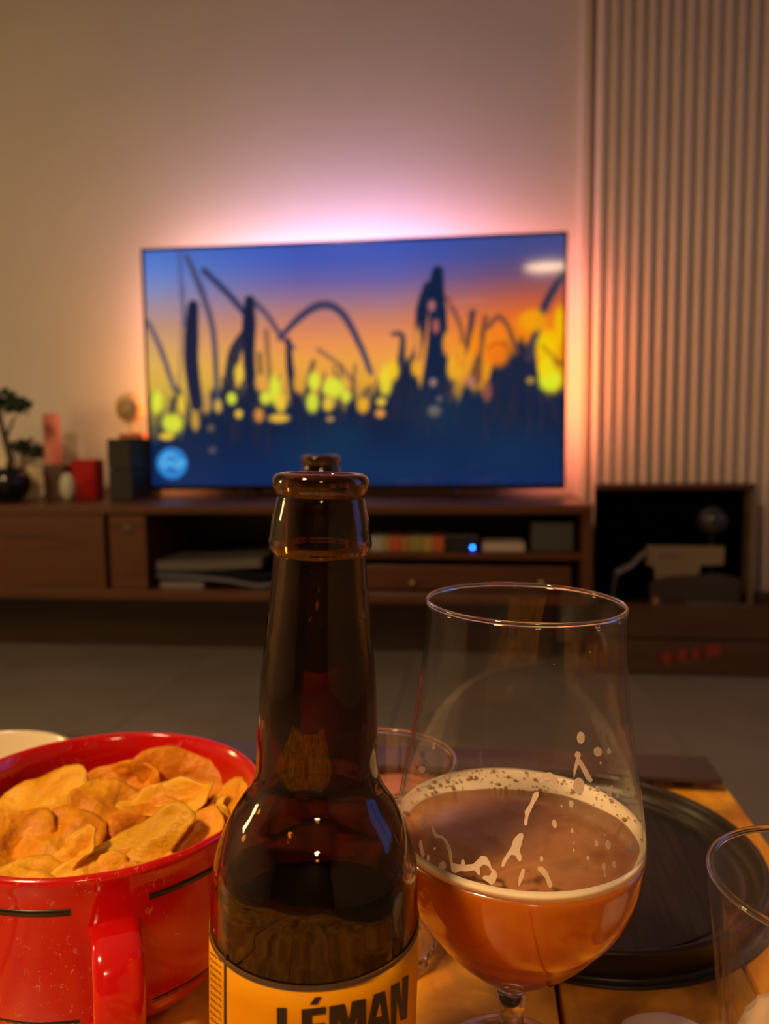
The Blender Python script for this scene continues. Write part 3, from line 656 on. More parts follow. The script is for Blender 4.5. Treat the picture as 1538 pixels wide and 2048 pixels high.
def slab(bm, vs, y0, y1):
    A = [bm.verts.new((x, y0, z)) for x, z in vs]; B = [bm.verts.new((x, y1, z)) for x, z in vs]
    bm.faces.new(A); bm.faces.new(list(reversed(B)))
    for i in range(len(vs)): bm.faces.new((A[i], B[i], B[(i + 1) % len(vs)], A[(i + 1) % len(vs)]))
slab(bm, vs, 2.109, 2.118)
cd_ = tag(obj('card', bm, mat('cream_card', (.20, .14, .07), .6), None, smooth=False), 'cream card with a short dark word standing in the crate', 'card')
bm = bmesh.new()
for i in range(4):
    c = onY(1322 + i * 11, 1113, 2.1085); ico(bm, (c.x, c.y, c.z), .0045, 1, (1, .08, 1.2))
obj('printed_word', bm, mat('print_brown', (.08, .05, .02), .7), cd_)
q0 = onY(1222, 1135, 2.09); q1 = onY(1245, 1130, 2.09); q2 = onY(1290, 1108, 2.09)
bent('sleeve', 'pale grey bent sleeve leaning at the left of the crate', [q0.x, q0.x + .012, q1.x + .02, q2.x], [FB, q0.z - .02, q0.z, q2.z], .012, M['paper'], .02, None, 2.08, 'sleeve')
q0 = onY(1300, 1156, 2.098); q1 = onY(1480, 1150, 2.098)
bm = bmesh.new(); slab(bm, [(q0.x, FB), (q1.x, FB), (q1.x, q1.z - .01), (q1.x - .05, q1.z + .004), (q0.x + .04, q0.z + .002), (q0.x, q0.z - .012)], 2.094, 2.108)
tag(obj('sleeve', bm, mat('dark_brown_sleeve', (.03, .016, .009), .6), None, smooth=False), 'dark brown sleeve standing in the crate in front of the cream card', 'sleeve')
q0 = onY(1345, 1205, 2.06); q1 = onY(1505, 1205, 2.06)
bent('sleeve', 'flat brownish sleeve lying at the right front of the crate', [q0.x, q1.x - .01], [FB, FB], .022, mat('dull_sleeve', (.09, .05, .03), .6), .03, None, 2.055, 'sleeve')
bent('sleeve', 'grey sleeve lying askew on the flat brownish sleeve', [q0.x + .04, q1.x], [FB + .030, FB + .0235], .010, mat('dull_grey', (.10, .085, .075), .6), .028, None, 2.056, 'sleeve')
q0 = onY(1280, 1140, 2.075)
bm = bmesh.new(); lathe(bm, smooth_prof([(0, 0), (.016, 0), (.018, .03), (.012, .05), (.006, .055), (0, .055)], 3), 18)
tag(obj('bottle_toy', bm, mat('dark_amber_jar', (.12, .04, .015), .3), None, loc=(onY(1312, 1180, 2.075).x, 2.072, FB)), 'small brown jar between the sleeves in the crate', 'jar')

# ================================================================ COFFEE TABLE
TX1, TX0, TYF, TYN = .172, -.43, .585, -.35
ct = thing('coffee_table', 'rough orange mango wood coffee table with a dark end strip', 'table', (0, .1, 0))
def TP(n_, x0, x1, y0, y1, za, zb, m, bev=.0015): return obj(n_, bx(x0, x1, y0 - .1, y1 - .1, za, zb, bev=bev), m, ct, smooth=False)
seam = onz(1122, 2020, TZ).x
edges = [TX0, -.33, -.215, -.09, seam, seam + .085, TX1]
for a, b_ in zip(edges, edges[1:]):
    TP('plank', a + .0012, b_ - .0012, TYN, .575, TZ - .028, TZ, M['mango'])
TP('under_panel', TX0 + .004, TX1 - .004, TYN + .004, TYF - .01, TZ - .036, TZ - .0285, M['walnut_dark'])
ysn, ysf = onz(1350, 1554, TZ + .0115).y, onz(1430, 1513, TZ + .0115).y
TP('end_strip', TX0 - .002, TX1 - .008, ysn, ysf, TZ + .0075, TZ + .0115, M['endstrip'], .001)
for xx in (TX0 + .03, -.02, TX1 - .03): TP('spacer', xx - .006, xx + .006, ysn + .012, ysf - .006, TZ, TZ + .0075, M['black'], 0)
print('STRIP', ysn, ysf)
for x in (TX0 + .04, TX1 - .04):
    for y in (TYN + .04, TYF - .04): TP('leg', x - .025, x + .025, y - .025, y + .025, 0, TZ - .0362, M['walnut_dark'])

# ---------------------------------------------------------------- surface of revolution helpers
class Rev:
    """a tilted surface of revolution in the world, with ray casting onto it"""
    def __init__(s, loc, tilt, prof):
        s.M = Matrix.Translation(loc) @ Matrix.Rotation(radians(tilt), 4, FH); s.I = s.M.inverted(); s.prof = sorted([(z, r) for r, z in prof])
        s.z = [a for a, _ in s.prof]; s.r = [b for _, b in s.prof]
    def R(s, z): return float(np.interp(z, s.z, s.r, left=-1, right=-1))
    def hit(s, px, py, back=False):
        o = s.I @ CAM; d = (s.I.to_3x3() @ ray(px, py)); prev = None; t = .12; out = None
        while t < .75:
            p = o + d * t; f = hypot(p.x, p.y) - s.R(p.z)
            if prev is not None:
                if not back and prev > 0 >= f or back and prev <= 0 < f:
                    if s.R(p.z) > 0: return atan2(p.y, p.x), p.z
            prev = f; t += .0003
        return None
    def pt(s, a, z, off=0.0): r = s.R(z) + off; return Vector((r * cos(a), r * sin(a), z))
def poly_on(bm, rev, poly, off, th=0.0, back=False):
    P2 = []
    for px, py in poly:
        h = rev.hit(px, py, back)
        if h is None: return False
        P2.append(h)
    # keep angles continuous
    a0 = P2[0][0]; P2 = [((a - a0 + pi) % (2 * pi) - pi + a0, z) for a, z in P2]
    tris = tessellate_polygon([[Vector((a * .03, z, 0)) for a, z in P2]])
    T_ = [bm.verts.new(rev.pt(a, z, off)) for a, z in P2]
    for t in tris:
        try: bm.faces.new([T_[i] for i in t])
        except ValueError: pass
    if th:
        B_ = [bm.verts.new(rev.pt(a, z, off - th)) for a, z in P2]; n = len(P2)
        for i in range(n):
            try: bm.faces.new((T_[i], T_[(i + 1) % n], B_[(i + 1) % n], B_[i]))
            except ValueError: pass
    return True

# ================================================================ BEER BOTTLE IN FRONT
BL, BT = (-.05013, .21319, TZ + .0006), 1.8
outer = [(0, .003), (.020, .0025), (.0265, .0005), (.0290, .003), (.0303, .008), (.0304, .02), (.0305, .06), (.0306, .09), (.0305, .1), (.0303, .105), (.0301, .110), (.0295, .115), (.0281, .12), (.0261, .125), (.0234, .13), (.0203, .1345), (.0188, .1375), (.0180, .1405),
         (.0176, .145), (.0175, .152), (.0172, .16), (.0165, .17), (.0154, .18), (.0144, .19), (.0139, .195), (.0134, .2), (.01325, .2035), (.01335, .2048), (.0144, .2062), (.01475, .2076), (.0144, .2098), (.0137, .215), (.0129, .2183), (.01255, .2200), (.01235, .2208), (.01265, .2218), (.01345, .2230), (.01375, .2245), (.01345, .2261), (.0126, .2271), (.0113, .2275)]
inner = [(.0100, .2272), (.0096, .226), (.0094, .22), (.0098, .205), (.0110, .19), (.0128, .175), (.0143, .16), (.0148, .145), (.0156, .139), (.0178, .133), (.0228, .1265), (.0262, .118), (.0275, .110), (.0279, .1), (.0279, .02), (.0265, .009), (.020, .006), (0, .009)]
BOT = thing('beer_bottle', 'brown glass beer bottle in front with a yellow label, left of the stemmed glass', 'bottle', BL, tilt=BT)
bm = bmesh.new(); lathe(bm, outer[:2] + smooth_prof(outer[2:], 3) + smooth_prof(inner, 3), 96); obj('glass_body', bm, M['amber'], BOT)
LR = Rev(BL, BT, [(r + .0002, z) for r, z in outer[5:14]])
LZ0, LZ1 = .018, .0962
bm = bmesh.new()
lathe(bm, [(LR.R(max(z, .021)), z) for z in np.linspace(LZ0, LZ1, 10)], 96)
M['label'] = tex('yellow_label', [(.74, .31, .0), (.78, .335, .0)], nscale=90, rough=.6, spec=.15)
lab = obj('paper_label', bm, M['label'], BOT)
lab['label'] = 'yellow paper label with black lettering'
sol = lab.modifiers.new('thick', 'SOLIDIFY'); sol.thickness = .00012; sol.offset = 1
M['ink'] = mat('label_ink', (.012, .009, .010), .5); M['ink2'] = mat('label_brown_ink', (.16, .045, .004), .5)
bm = bmesh.new(); lathe(bm, [(LR.R(z) + .0003, z) for z in (.0949, .0962, .0964)], 96); obj('border_line', bm, mat('label_border', (.055, .045, .04), .4), lab)
def cj(pts): return [(400 + x / 3.3435, 1840 + y / 3.3435) for x, y in pts]
bm = bmesh.new()
OFF = .0003
poly_on(bm, LR, cj([(166, 230), (184, 240), (184, 800), (166, 800)]), OFF)
obj('border_line', bm, M['ink'], lab)
bm = bmesh.new()
L_polys = [
    [(518, 578), (583, 578), (583, 850), (650, 856), (650, 905), (518, 895)],
    [(770, 507), (813, 506), (782, 556), (733, 560)],
    [(680, 590), (843, 571), (839, 622), (750, 633), (750, 690), (836, 678), (832, 724), (750, 738), (750, 800), (832, 790), (832, 838), (680, 858)],
    [(862, 572), (965, 552), (992, 665), (1012, 540), (1104, 518), (1110, 790), (1045, 806), (1046, 640), (1006, 800), (966, 806), (925, 650), (925, 830), (862, 842)],
    [(1158, 494), (1230, 468), (1272, 745), (1212, 762), (1206, 700), (1166, 712), (1158, 776), (1096, 792)],
    [(1270, 440), (1328, 410), (1344, 560), (1348, 386), (1388, 364), (1378, 655), (1335, 672), (1312, 520), (1308, 690), (1270, 705)],
]
for p in L_polys: poly_on(bm, LR, cj(p), OFF)
# counter of the letter A
obj('lettering', bm, M['ink'], lab)
bm = bmesh.new(); poly_on(bm, LR, cj([(1193, 545), (1207, 632), (1170, 642)]), OFF + .0002); obj('letter_counter', bm, M['label'], lab)
bm = bmesh.new(); rr = random.Random(4)
for i in range(14):
    y = 160 + i * 44
    for k in range(3):
        x0 = 76 + k * 26 + rr.uniform(-2, 2); 
        if y + k * 22 < 140 + x0 * .8: continue
        poly_on(bm, LR, cj([(x0, y + k * 20), (x0 + 20, y + k * 20 + 26), (x0 + 20, y + k * 20 + 37), (x0, y + k * 20 + 11)]), OFF)
obj('side_text', bm, M['ink2'], lab)

# second bottle behind: same mould, red label low on the body
q = onz(641, 910, TZ + .228)
B2 = thing('beer_bottle', 'second brown beer bottle, only its mouth showing above the front bottle', 'bottle', (q.x, q.y, TZ + .0004))
o = [c for c in BOT.children if c.name.startswith('glass_body')][0].copy(); COL.objects.link(o); o.parent = B2
bm = bmesh.new(); lathe(bm, [(LR.R(max(z, .021)) + .0001, z) for z in np.linspace(.02, .088, 8)], 48)
o = obj('paper_label', bm, mat('red_label', (.45, .01, .01), .5), B2); o['label'] = 'plain red paper label'
sol = o.modifiers.new('thick', 'SOLIDIFY'); sol.thickness = .00012; sol.offset = 1

# ================================================================ STEMMED BEER GLASS
GL, GT = (.0133, .27431, TZ + .0009), 1.5
tout = [(.0050, .0155), (.0045, .020), (.0047, .025), (.0058, .030), (.0075, .0345), (.0125, .039), (.0185, .0437), (.0242, .049), (.0300, .0553), (.0340, .0605), (.0380, .0655), (.0409, .0707), (.0430, .0765), (.0443, .082), (.0449, .088), (.0450, .093), (.0447, .098), (.0439, .105), (.0430, .11), (.0414, .12), (.0395, .13), (.0380, .14), (.0368, .15), (.0360, .16), (.0355, .17), (.0353, .1777)]
THK = .0009
tin = [(max(r - THK, .001), z + (.0008 if z < .07 else 0)) for r, z in tout if z > .038]
SG = thing('stemmed_beer_glass', 'tulip shaped stemmed glass part filled with hazy amber beer', 'glass', GL, tilt=GT)
so = smooth_prof(tout, 4); si = smooth_prof(tin, 4)
foot = [(0, .0012), (.010, .0008), (.022, 0.0), (.0252, .0002), (.0258, .0009), (.0252, .0018), (.021, .0024), (.015, .0042), (.0080, .0075), (.0056, .0115)]
bm = bmesh.new()
so_lo = [q for q in so if q[1] <= .036]; so_hi = [q for q in so if q[1] > .0345]
lathe(bm, smooth_prof(foot, 3) + so_lo + [(.004, .0358), (0, .0358)], 96)
obj('stem_and_foot', bm, M['glass'], SG)
bm = bmesh.new()
lathe(bm, so_hi + list(reversed(si)) + [(.006, .0385), (.004, .0370)], 128, closed=True)
obj('bowl_wall', bm, M['thin'], SG)
bm = bmesh.new(); lathe(bm, [(.03485 + .00062 * cos(t), .1781 + .00085 * sin(t)) for t in np.linspace(0, 2 * pi, 13)[:-1]], 128, closed=True)
o = obj('rim', bm, M['glass'], SG)
BZ = .0930   # beer level below the foam
RIN = Rev(GL, GT, si + [(.001, .0385)])
def rin(z): return RIN.R(z)
zz = [.0372, .0379, .0388, .0395, .0405, .042, .044, .047, .050, .054, .058, .062, .066, .070, .075, .08, .085, .09, BZ]
bm = bmesh.new()
OUTR = Rev(GL, GT, tout)
lathe(bm, [(0, .0366)] + [(max(.002, OUTR.R(z) + .00006), z) for z in zz] + [(0, BZ)], 96)
beer = obj('beer', bm, M['beer'], SG); beer['label'] = 'hazy amber beer'
# foam ring: thin in front, broad at the back
bm = bmesh.new(); seg = 96
NR = 8
rings = []
for i in range(seg):
    a = 2 * pi * i / seg; ang = (a - pi / 2 + pi) % (2 * pi) - pi   # 0 = away from the camera
    wdt = .0020 + .0115 * math.exp(-(ang / 1.05) ** 2) + .0012 * noise.noise(Vector((cos(a) * 3, sin(a) * 3, 1)))
    r0 = OUTR.R(BZ + .001) + .00006; hgt = .0037 + .0006 * math.exp(-(ang / 1.2) ** 2)
    col = [(r0, BZ + .00005), (OUTR.R(BZ + hgt) + .00002, BZ + hgt)]
    for k in range(1, NR + 1):
        t_ = k / NR; col.append((r0 - wdt * t_, BZ + .00005 + (hgt - .0005) * max(0, 1 - t_) ** .6 + .0004 * noise.noise(Vector((cos(a) * 12, sin(a) * 12, t_ * 4)))))
    col[-1] = (r0 - wdt, BZ + .00005)
    rings.append([bm.verts.new((r * cos(a), r * sin(a), z)) for r, z in col])
for i in range(seg):
    A, B = rings[i], rings[(i + 1) % seg]; n = len(A)
    for k in range(n): bm.faces.new((A[k], A[(k + 1) % n], B[(k + 1) % n], B[k]))
fo = obj('foam', bm, M['foam'], SG); fo['label'] = 'cream coloured foam ring'
# thin film of froth over the beer surface
m, nt, b = nodes('froth_film'); N = nt.nodes; L = nt.links
tc = N.new('ShaderNodeTexCoord'); n1 = N.new('ShaderNodeTexNoise'); n1.inputs['Scale'].default_value = 38; n1.inputs['Detail'].default_value = 5; n1.inputs['Distortion'].default_value = 1.5
L.new(tc.outputs['Object'], n1.inputs[0]); crp = N.new('ShaderNodeValToRGB'); e = crp.color_ramp.elements
e[0].position = .38; e[0].color = (.40, .14, .035, 1); e[1].position = .62; e[1].color = (.52, .235, .09, 1); L.new(n1.outputs['Fac'], crp.inputs[0]); L.new(crp.outputs[0], b.inputs['Base Color']); setp(b, rough=.25)
bm = bmesh.new(); lathe(bm, [(0, BZ + .00065), (.02, BZ + .00065), (rin(BZ) - .0015, BZ + .0006), (rin(BZ) - .0013, BZ + .00015), (0, BZ + .00015)], 64)
obj('froth_film', bm, m, SG)
# bubbles in the foam
bubm = mat('bubble_skin', (.46, .24, .08), .12, coat=1.0)
rr = random.Random(21)
bm = bmesh.new()
for k in range(150):
    ang = rr.gauss(0, .75); a = pi / 2 + ang; w_ = .0020 + .0105 * math.exp(-(ang / 1.05) ** 2)
    r = rin(BZ + .001) - w_ * rr.random() ** 1.4 - .0006; s = rr.choice([.0003, .0003, .0004, .0005, .0006, .001]) * rr.uniform(.8, 1.2)
    ico(bm, (r * cos(a), r * sin(a), BZ + .0004 + .0037 * max(0, 1 - (rin(BZ) - r) / w_) ** .6), s, 1, (1, 1, .7))
for c, n_ in (((.0225, -.024), 16), ((-.006, -.006), 5), ((.003, -.03), 3)):
    for k in range(n_): ico(bm, (c[0] + rr.gauss(0, .003), c[1] + rr.gauss(0, .002), BZ + .0008), rr.uniform(.0002, .0005), 1, (1, 1, .6))
o = obj('foam_bubbles', bm, bubm, SG); o['kind'] = 'stuff'
# froth clinging to the inside of the glass
def cf(pts): return [(740 + x / 2.281, 1150 + y / 2.281) for x, y in pts]
def ell(x, y, rx, ry, rot=0, n=14):
    return [(x + rx * cos(t) * cos(rot) - ry * sin(t) * sin(rot), y + rx * cos(t) * sin(rot) + ry * sin(t) * cos(rot)) for t in [2 * pi * i / n for i in range(n)]]
FR = Rev(GL, GT, [(r - .00008, z) for r, z in si])
streaks = [ell(961, 742, 18, 28), ell(1039, 806, 18, 22), ell(1090, 803, 8, 14), ell(947, 820, 13, 16),
           [(947, 830), (960, 838), (985, 880), (1015, 935), (1005, 948), (985, 930), (962, 880), (950, 862), (935, 905), (930, 930), (928, 890), (938, 845)],
           [(770, 930), (790, 905), (822, 898), (845, 918), (860, 955), (855, 985), (835, 965), (815, 935), (795, 938), (778, 950)], ell(952, 962, 26, 38), ell(1038, 975, 10, 14), ell(1092, 997, 11, 15), ell(1103, 968, 6, 9), ell(1130, 1006, 7, 9),
           [(752, 990), (770, 990), (768, 1010), (750, 1040), (733, 1075), (722, 1100), (716, 1140), (704, 1142), (702, 1122), (708, 1100), (705, 1078), (730, 1040), (742, 1005)],
           ell(841, 1134, 11, 20, -.2), ell(917, 1044, 11, 16), ell(873, 1053, 4, 7), ell(1019, 1050, 4, 8), ell(921, 1166, 7, 11), ell(1071, 1186, 4, 5), ell(1086, 1231, 12, 20, -.1), ell(1033, 1225, 8, 13), ell(1198, 1235, 9, 19, .1), ell(930, 1221, 3, 5), ell(929, 1255, 4, 7),
           [(680, 1180), (696, 1176), (700, 1192), (690, 1230), (682, 1255), (692, 1285), (688, 1306), (676, 1302), (662, 1278), (645, 1275), (625, 1300), (612, 1328), (600, 1330), (602, 1308), (625, 1270), (645, 1240), (655, 1205)],
           [(276, 1128), (284, 1130), (296, 1160), (305, 1180), (330, 1188), (352, 1210), (365, 1240), (375, 1275), (378, 1310), (392, 1318), (415, 1320), (418, 1300), (428, 1298), (436, 1322), (470, 1318), (490, 1300), (508, 1280), (530, 1284), (548, 1310), (555, 1335), (575, 1350), (580, 1370), (572, 1400), (555, 1412), (532, 1395), (512, 1382), (520, 1372), (545, 1372), (556, 1352), (540, 1328), (520, 1318), (500, 1335), (505, 1365), (495, 1370), (478, 1345), (440, 1352), (412, 1350), (388, 1360), (372, 1350), (365, 1310), (358, 1262), (345, 1222), (325, 1200), (298, 1198), (285, 1175)],
           ell(330, 1328, 17, 22, .3), ell(296, 1248, 5, 7), ell(237, 1120, 10, 20, .3), [(228, 1208), (238, 1215), (243, 1250), (250, 1275), (240, 1290), (230, 1260), (224, 1230)], ell(266, 1292, 7, 17), ell(782, 1294, 8, 13),
           [(695, 1338), (706, 1342), (704, 1368), (692, 1395), (680, 1420), (676, 1412), (678, 1380), (686, 1360)], [(768, 1330), (788, 1332), (806, 1350), (820, 1380), (832, 1412), (822, 1430), (810, 1415), (800, 1382), (775, 1356), (764, 1342)],
           [(1060, 1318), (1070, 1314), (1076, 1330), (1072, 1352), (1076, 1378), (1070, 1376), (1066, 1350), (1058, 1335)], ell(1114, 1321, 9, 15), ell(995, 1292, 7, 10), ell(237, 888, 15, 16), ell(290, 782, 9, 14), ell(1052, 858, 4, 6), ell(1155, 990, 4, 7), ell(1170, 968, 4, 6)]
M['froth'] = mat('clinging_froth', (.98, .82, .66), .45)
for p in streaks:
    bm = bmesh.new()
    if poly_on(bm, FR, cf(p), 0.0, .00012): obj('froth_mark', bm, M['froth'], SG, smooth=False)
    else: bm.free()
# drops under the rim
for px, py, s in ((1194, 1252, .0009), (1197, 1258, .0007), (1240, 1246, .0005), (1108, 1328, .0003), (1180, 1304, .0003)):
    h = RIN.hit(px, py)
    if h:
        p = RIN.pt(*h, .0); bm = bmesh.new(); ico(bm, p, s, 2); obj('drop', bm, M['glass'], SG)

# ================================================================ TUMBLERS
def flute(r, z, a):
    k = max(0, min(1, (.052 - z) / .045)) * (1 if z > .004 else 0)
    return r + .0011 * k * sin(14 * a + z * 150) if r > .018 else r
tumo = [(.0268, .0105), (.0280, .0135), (.0298, .03), (.0320, .05), (.0340, .07), (.0355, .085), (.0361, .0935), (.0362, .0955), (.0358, .0968), (.0350, .0970), (.0343, .0962),
        (.0340, .0945), (.0334, .085), (.0318, .07), (.0298, .05), (.0275, .03), (.0256, .018), (.0252, .0130), (.0256, .0110)]
bm = bmesh.new(); lathe(bm, smooth_prof(tumo, 4), 128, flute, closed=True)
q1 = onz(1540, 1742, TZ + .0955)
TB = thing('tumbler', 'clear thick rimmed water tumbler at the right front corner', 'glass', (.1135, .2515, TZ + .0004))
g0 = obj('glass_body', bm, M['tumbler'], TB); TB.scale = (1, 1, .965)
bm = bmesh.new(); lathe(bm, smooth_prof([(0, .0022), (.014, .002), (.022, 0), (.0252, .0008), (.0266, .004), (.0270, .009), (.0262, .0102), (.020, .0104), (0, .0098)], 4), 128, lambda r_, z_, a_: r_ + (.0005 * sin(14 * a_ + z_ * 150) if r_ > .018 else 0)); g2 = obj('glass_base', bm, M['glass'], TB)
bm = bmesh.new(); lathe(bm, [(.0353 + .0012 * cos(t), .0962 + .0013 * sin(t)) for t in np.linspace(0, 2 * pi, 13)[:-1]], 96, closed=True)
g1 = obj('rim', bm, M['glass'], TB)
T2 = thing('tumbler', 'clear empty tumbler behind the brown bottle, left of the stemmed glass', 'glass', (-.046, .336, TZ + .0004), rz=.3); T2.scale = (1.06, 1.06, .95)
o = g0.copy(); COL.objects.link(o); o.parent = T2
o = g1.copy(); COL.objects.link(o); o.parent = T2
o = g2.copy(); COL.objects.link(o); o.parent = T2
# crumpled paper in the bottom of the right tumbler
def crumple(bm, c, r, sub, sc_, amp, fr, seed):
    R = bmesh.ops.create_icosphere(bm, subdivisions=sub, radius=1)
    for v in R['verts']:
        d = v.co.normalized(); k = 1 - amp * abs(noise.noise(d * fr + Vector((seed, 0, 0)))) * 2 + amp * .4 * noise.noise(d * fr * 2.3)
        v.co = Vector(c) + Vector((d.x * sc_[0], d.y * sc_[1], d.z * sc_[2])) * r * k
M['napkin'] = mat('cream_napkin', (.90, .72, .48), .7)
bm = bmesh.new(); crumple(bm, (0, 0, 0), .0262, 4, (1, 1, .72), .10, 2.6, 3)
tag(obj('crumpled_paper', bm, M['napkin'], None, loc=(.1135, .2515, TZ + .0310)), 'crumpled cream paper in the bottom of the right tumbler', 'paper')
# rounded cream piece on the table at the bottom edge
q = onz(1325, 2044, TZ + .006)
bm = bmesh.new(); crumple(bm, (0, 0, 0), 1, 3, (.0170, .008, .0060), .05, 1.5, 8)
tag(obj('folded_napkin', bm, M['napkin'], None, loc=(q.x - .001, q.y - .006, TZ + .0062)), 'small rounded cream napkin lump beside the right tumbler', 'napkin')
# salmon coloured napkin behind the rear tumbler
q = onz(790, 1588, TZ)
bm = bmesh.new(); 
n_ = 10; G = [[bm.verts.new((-.028 + .056 * i / n_, -.02 + .04 * j / n_, .002 + .0025 * (noise.noise(Vector((i * .4, j * .4, 0))) + .6))) for j in range(n_ + 1)] for i in range(n_ + 1)]
for i in range(n_):
    for j in range(n_): bm.faces.new((G[i][j], G[i + 1][j], G[i + 1][j + 1], G[i][j + 1]))
o = obj('paper_napkin', bm, mat('salmon_napkin', (.62, .22, .15), .7), None, loc=(q.x, q.y + .004, TZ)); o.rotation_euler = (0, 0, .3)
sol = o.modifiers.new('thick', 'SOLIDIFY'); sol.thickness = .0012; sol.offset = 1
tag(o, 'salmon pink folded napkin lying flat behind the rear tumbler', 'napkin')

# ================================================================ ROUND BLACK TRAY
tr = thing('round_tray', 'round black tray with a raised rim and ribbed surface behind the stemmed glass', 'tray', (.0592, .4195, TZ + .0003))
TRR = .0945
bm = bmesh.new(); lathe(bm, smooth_prof([(0, .0035), (TRR - .015, .0035), (TRR - .008, .004), (TRR - .0045, .008), (TRR - .0034, .0128), (TRR - .0018, .0142), (TRR - .0003, .0134), (TRR, .0118), (TRR - .0004, .004), (TRR - .0012, .0008), (TRR - .003, 0), (0, 0)], 3), 128)
obj('rim', bm, M['trayrim'], tr)
bm = bmesh.new(); lathe(bm, [(0, .0036), (TRR - .0155, .0036), (TRR - .0155, .0042), (0, .0042)], 96); obj('ribbed_surface', bm, M['traytop'], tr, smooth=False)

# ================================================================ RED MUG BOWL
RL, RT_ = (-.1716, .3217, TZ + .0021), 1.5
rb = thing('mug_bowl', 'big red ceramic mug bowl with black dashed lines, full of potato chips', 'bowl', RL, tilt=RT_)
rout = [(0, .003), (.050, .003), (.0520, 0), (.0550, .0003), (.0585, .004), (.0640, .009), (.0675, .017), (.0690, .028), (.0700, .04), (.0708, .055), (.0716, .068), (.0728, .0735), (.0728, .0755), (.0715, .0768)]
rinn = [(.0698, .0762), (.0685, .0735), (.0672, .068), (.0662, .055), (.0652, .04), (.0640, .026), (.0600, .015), (.050, .0085), (.03, .0075), (0, .0075)]
bm = bmesh.new(); lathe(bm, smooth_prof(rout, 4) + smooth_prof(rinn, 4), 128)
obj('bowl_body', bm, M['redworn'], rb)
RR = Rev(RL, RT_, [(r, z) for r, z in rout[3:13]])
# handle, found by azimuth
best = None
for k in range(-60, 61):
    a = -pi / 2 + radians(k); p = RR.M @ Vector((.09 * cos(a), .09 * sin(a), .059)); v = p - CAM; x = CX + F_PX * (v @ CXA) / (v @ FW)
    if best is None or abs(x - 236) < best[0]: best = (abs(x - 236), a)
HA = best[1]
path = [(.0695, .0525), (.0760, .0550), (.0835, .0562), (.0900, .0535), (.0940, .0465), (.0950, .038), (.0935, .028), (.0880, .019), (.0800, .0135), (.0720, .012), (.0640, .0125)]
path = smooth_prof(path, 4)
bm = bmesh.new(); rings = []; hwid, hth = .0088, .0042
for i, (r, z) in enumerate(path):
    a, c = path[max(0, i - 1)], path[min(len(path) - 1, i + 1)]; tx, tz = c[0] - a[0], c[1] - a[1]; l = hypot(tx, tz); nx, nz_ = -tz / l, tx / l
    ring = []
    fl_ = 1 + .15 * max(0, 1 - i / 6) + .2 * max(0, 1 - (len(path) - 1 - i) / 6)
    for k in range(20):
        t = 2 * pi * k / 20; u = (abs(cos(t)) ** .55) * (1 if cos(t) > 0 else -1) * hwid * fl_; v_ = (abs(sin(t)) ** .7) * (1 if sin(t) > 0 else -1) * hth
        ring.append(bm.verts.new((r + nx * v_, u, z + nz_ * v_)))
    rings.append(ring)
for A, B in zip(rings, rings[1:]):
    for k in range(20): bm.faces.new((A[k], A[(k + 1) % 20], B[(k + 1) % 20], B[k]))
bm.faces.new(rings[0]); bm.faces.new(rings[-1])
ho = obj('handle', bm, M['red'], rb); ho.rotation_euler = (0, 0, HA)
def band(px0, py0, px1, py1, wz, az_len=None):
    """black dash glazed round the wall, from one seen end on to another"""
    h0, h1 = RR.hit(px0, py0), RR.hit(px1, py1)
    if h0 is None or h1 is None: print('band miss', px0, py0, h0, h1); return None
    return h0, h1
def dash(a0_, a1_, z, wz):
    bm = bmesh.new(); n = 40; rows = []
    for i in range(n + 1):
        a = a0_ + (a1_ - a0_) * i / n
        rows.append([bm.verts.new(RR.pt(a, z + dz, of)) for dz, of in ((-wz / 2, -.0002), (-wz / 2, .00015), (wz / 2, .00015), (wz / 2, -.0002))])
    for A, B in zip(rows, rows[1:]):
        for k in range(3): bm.faces.new((A[k], A[k + 1], B[k + 1], B[k]))
    obj('black_line', bm, M['blackline'], rb)
hu = RR.hit(299, 1793); hl = RR.hit(141, 1824); hd = RR.hit(303, 2002); he = RR.hit(160, 2042)
print('LINES', hu, hl, hd, he, 'HA', HA)
if hu: dash(hu[0], hu[0] + 2.0, hu[1], .0026)
if hl: dash(hl[0], hl[0] - 2.0, hl[1] if hl else .06, .0026)
if hd: dash(hd[0], hd[0] + 2.0, hd[1], .0022)
if he: dash(he[0], he[0] - 2.0, he[1], .0018)

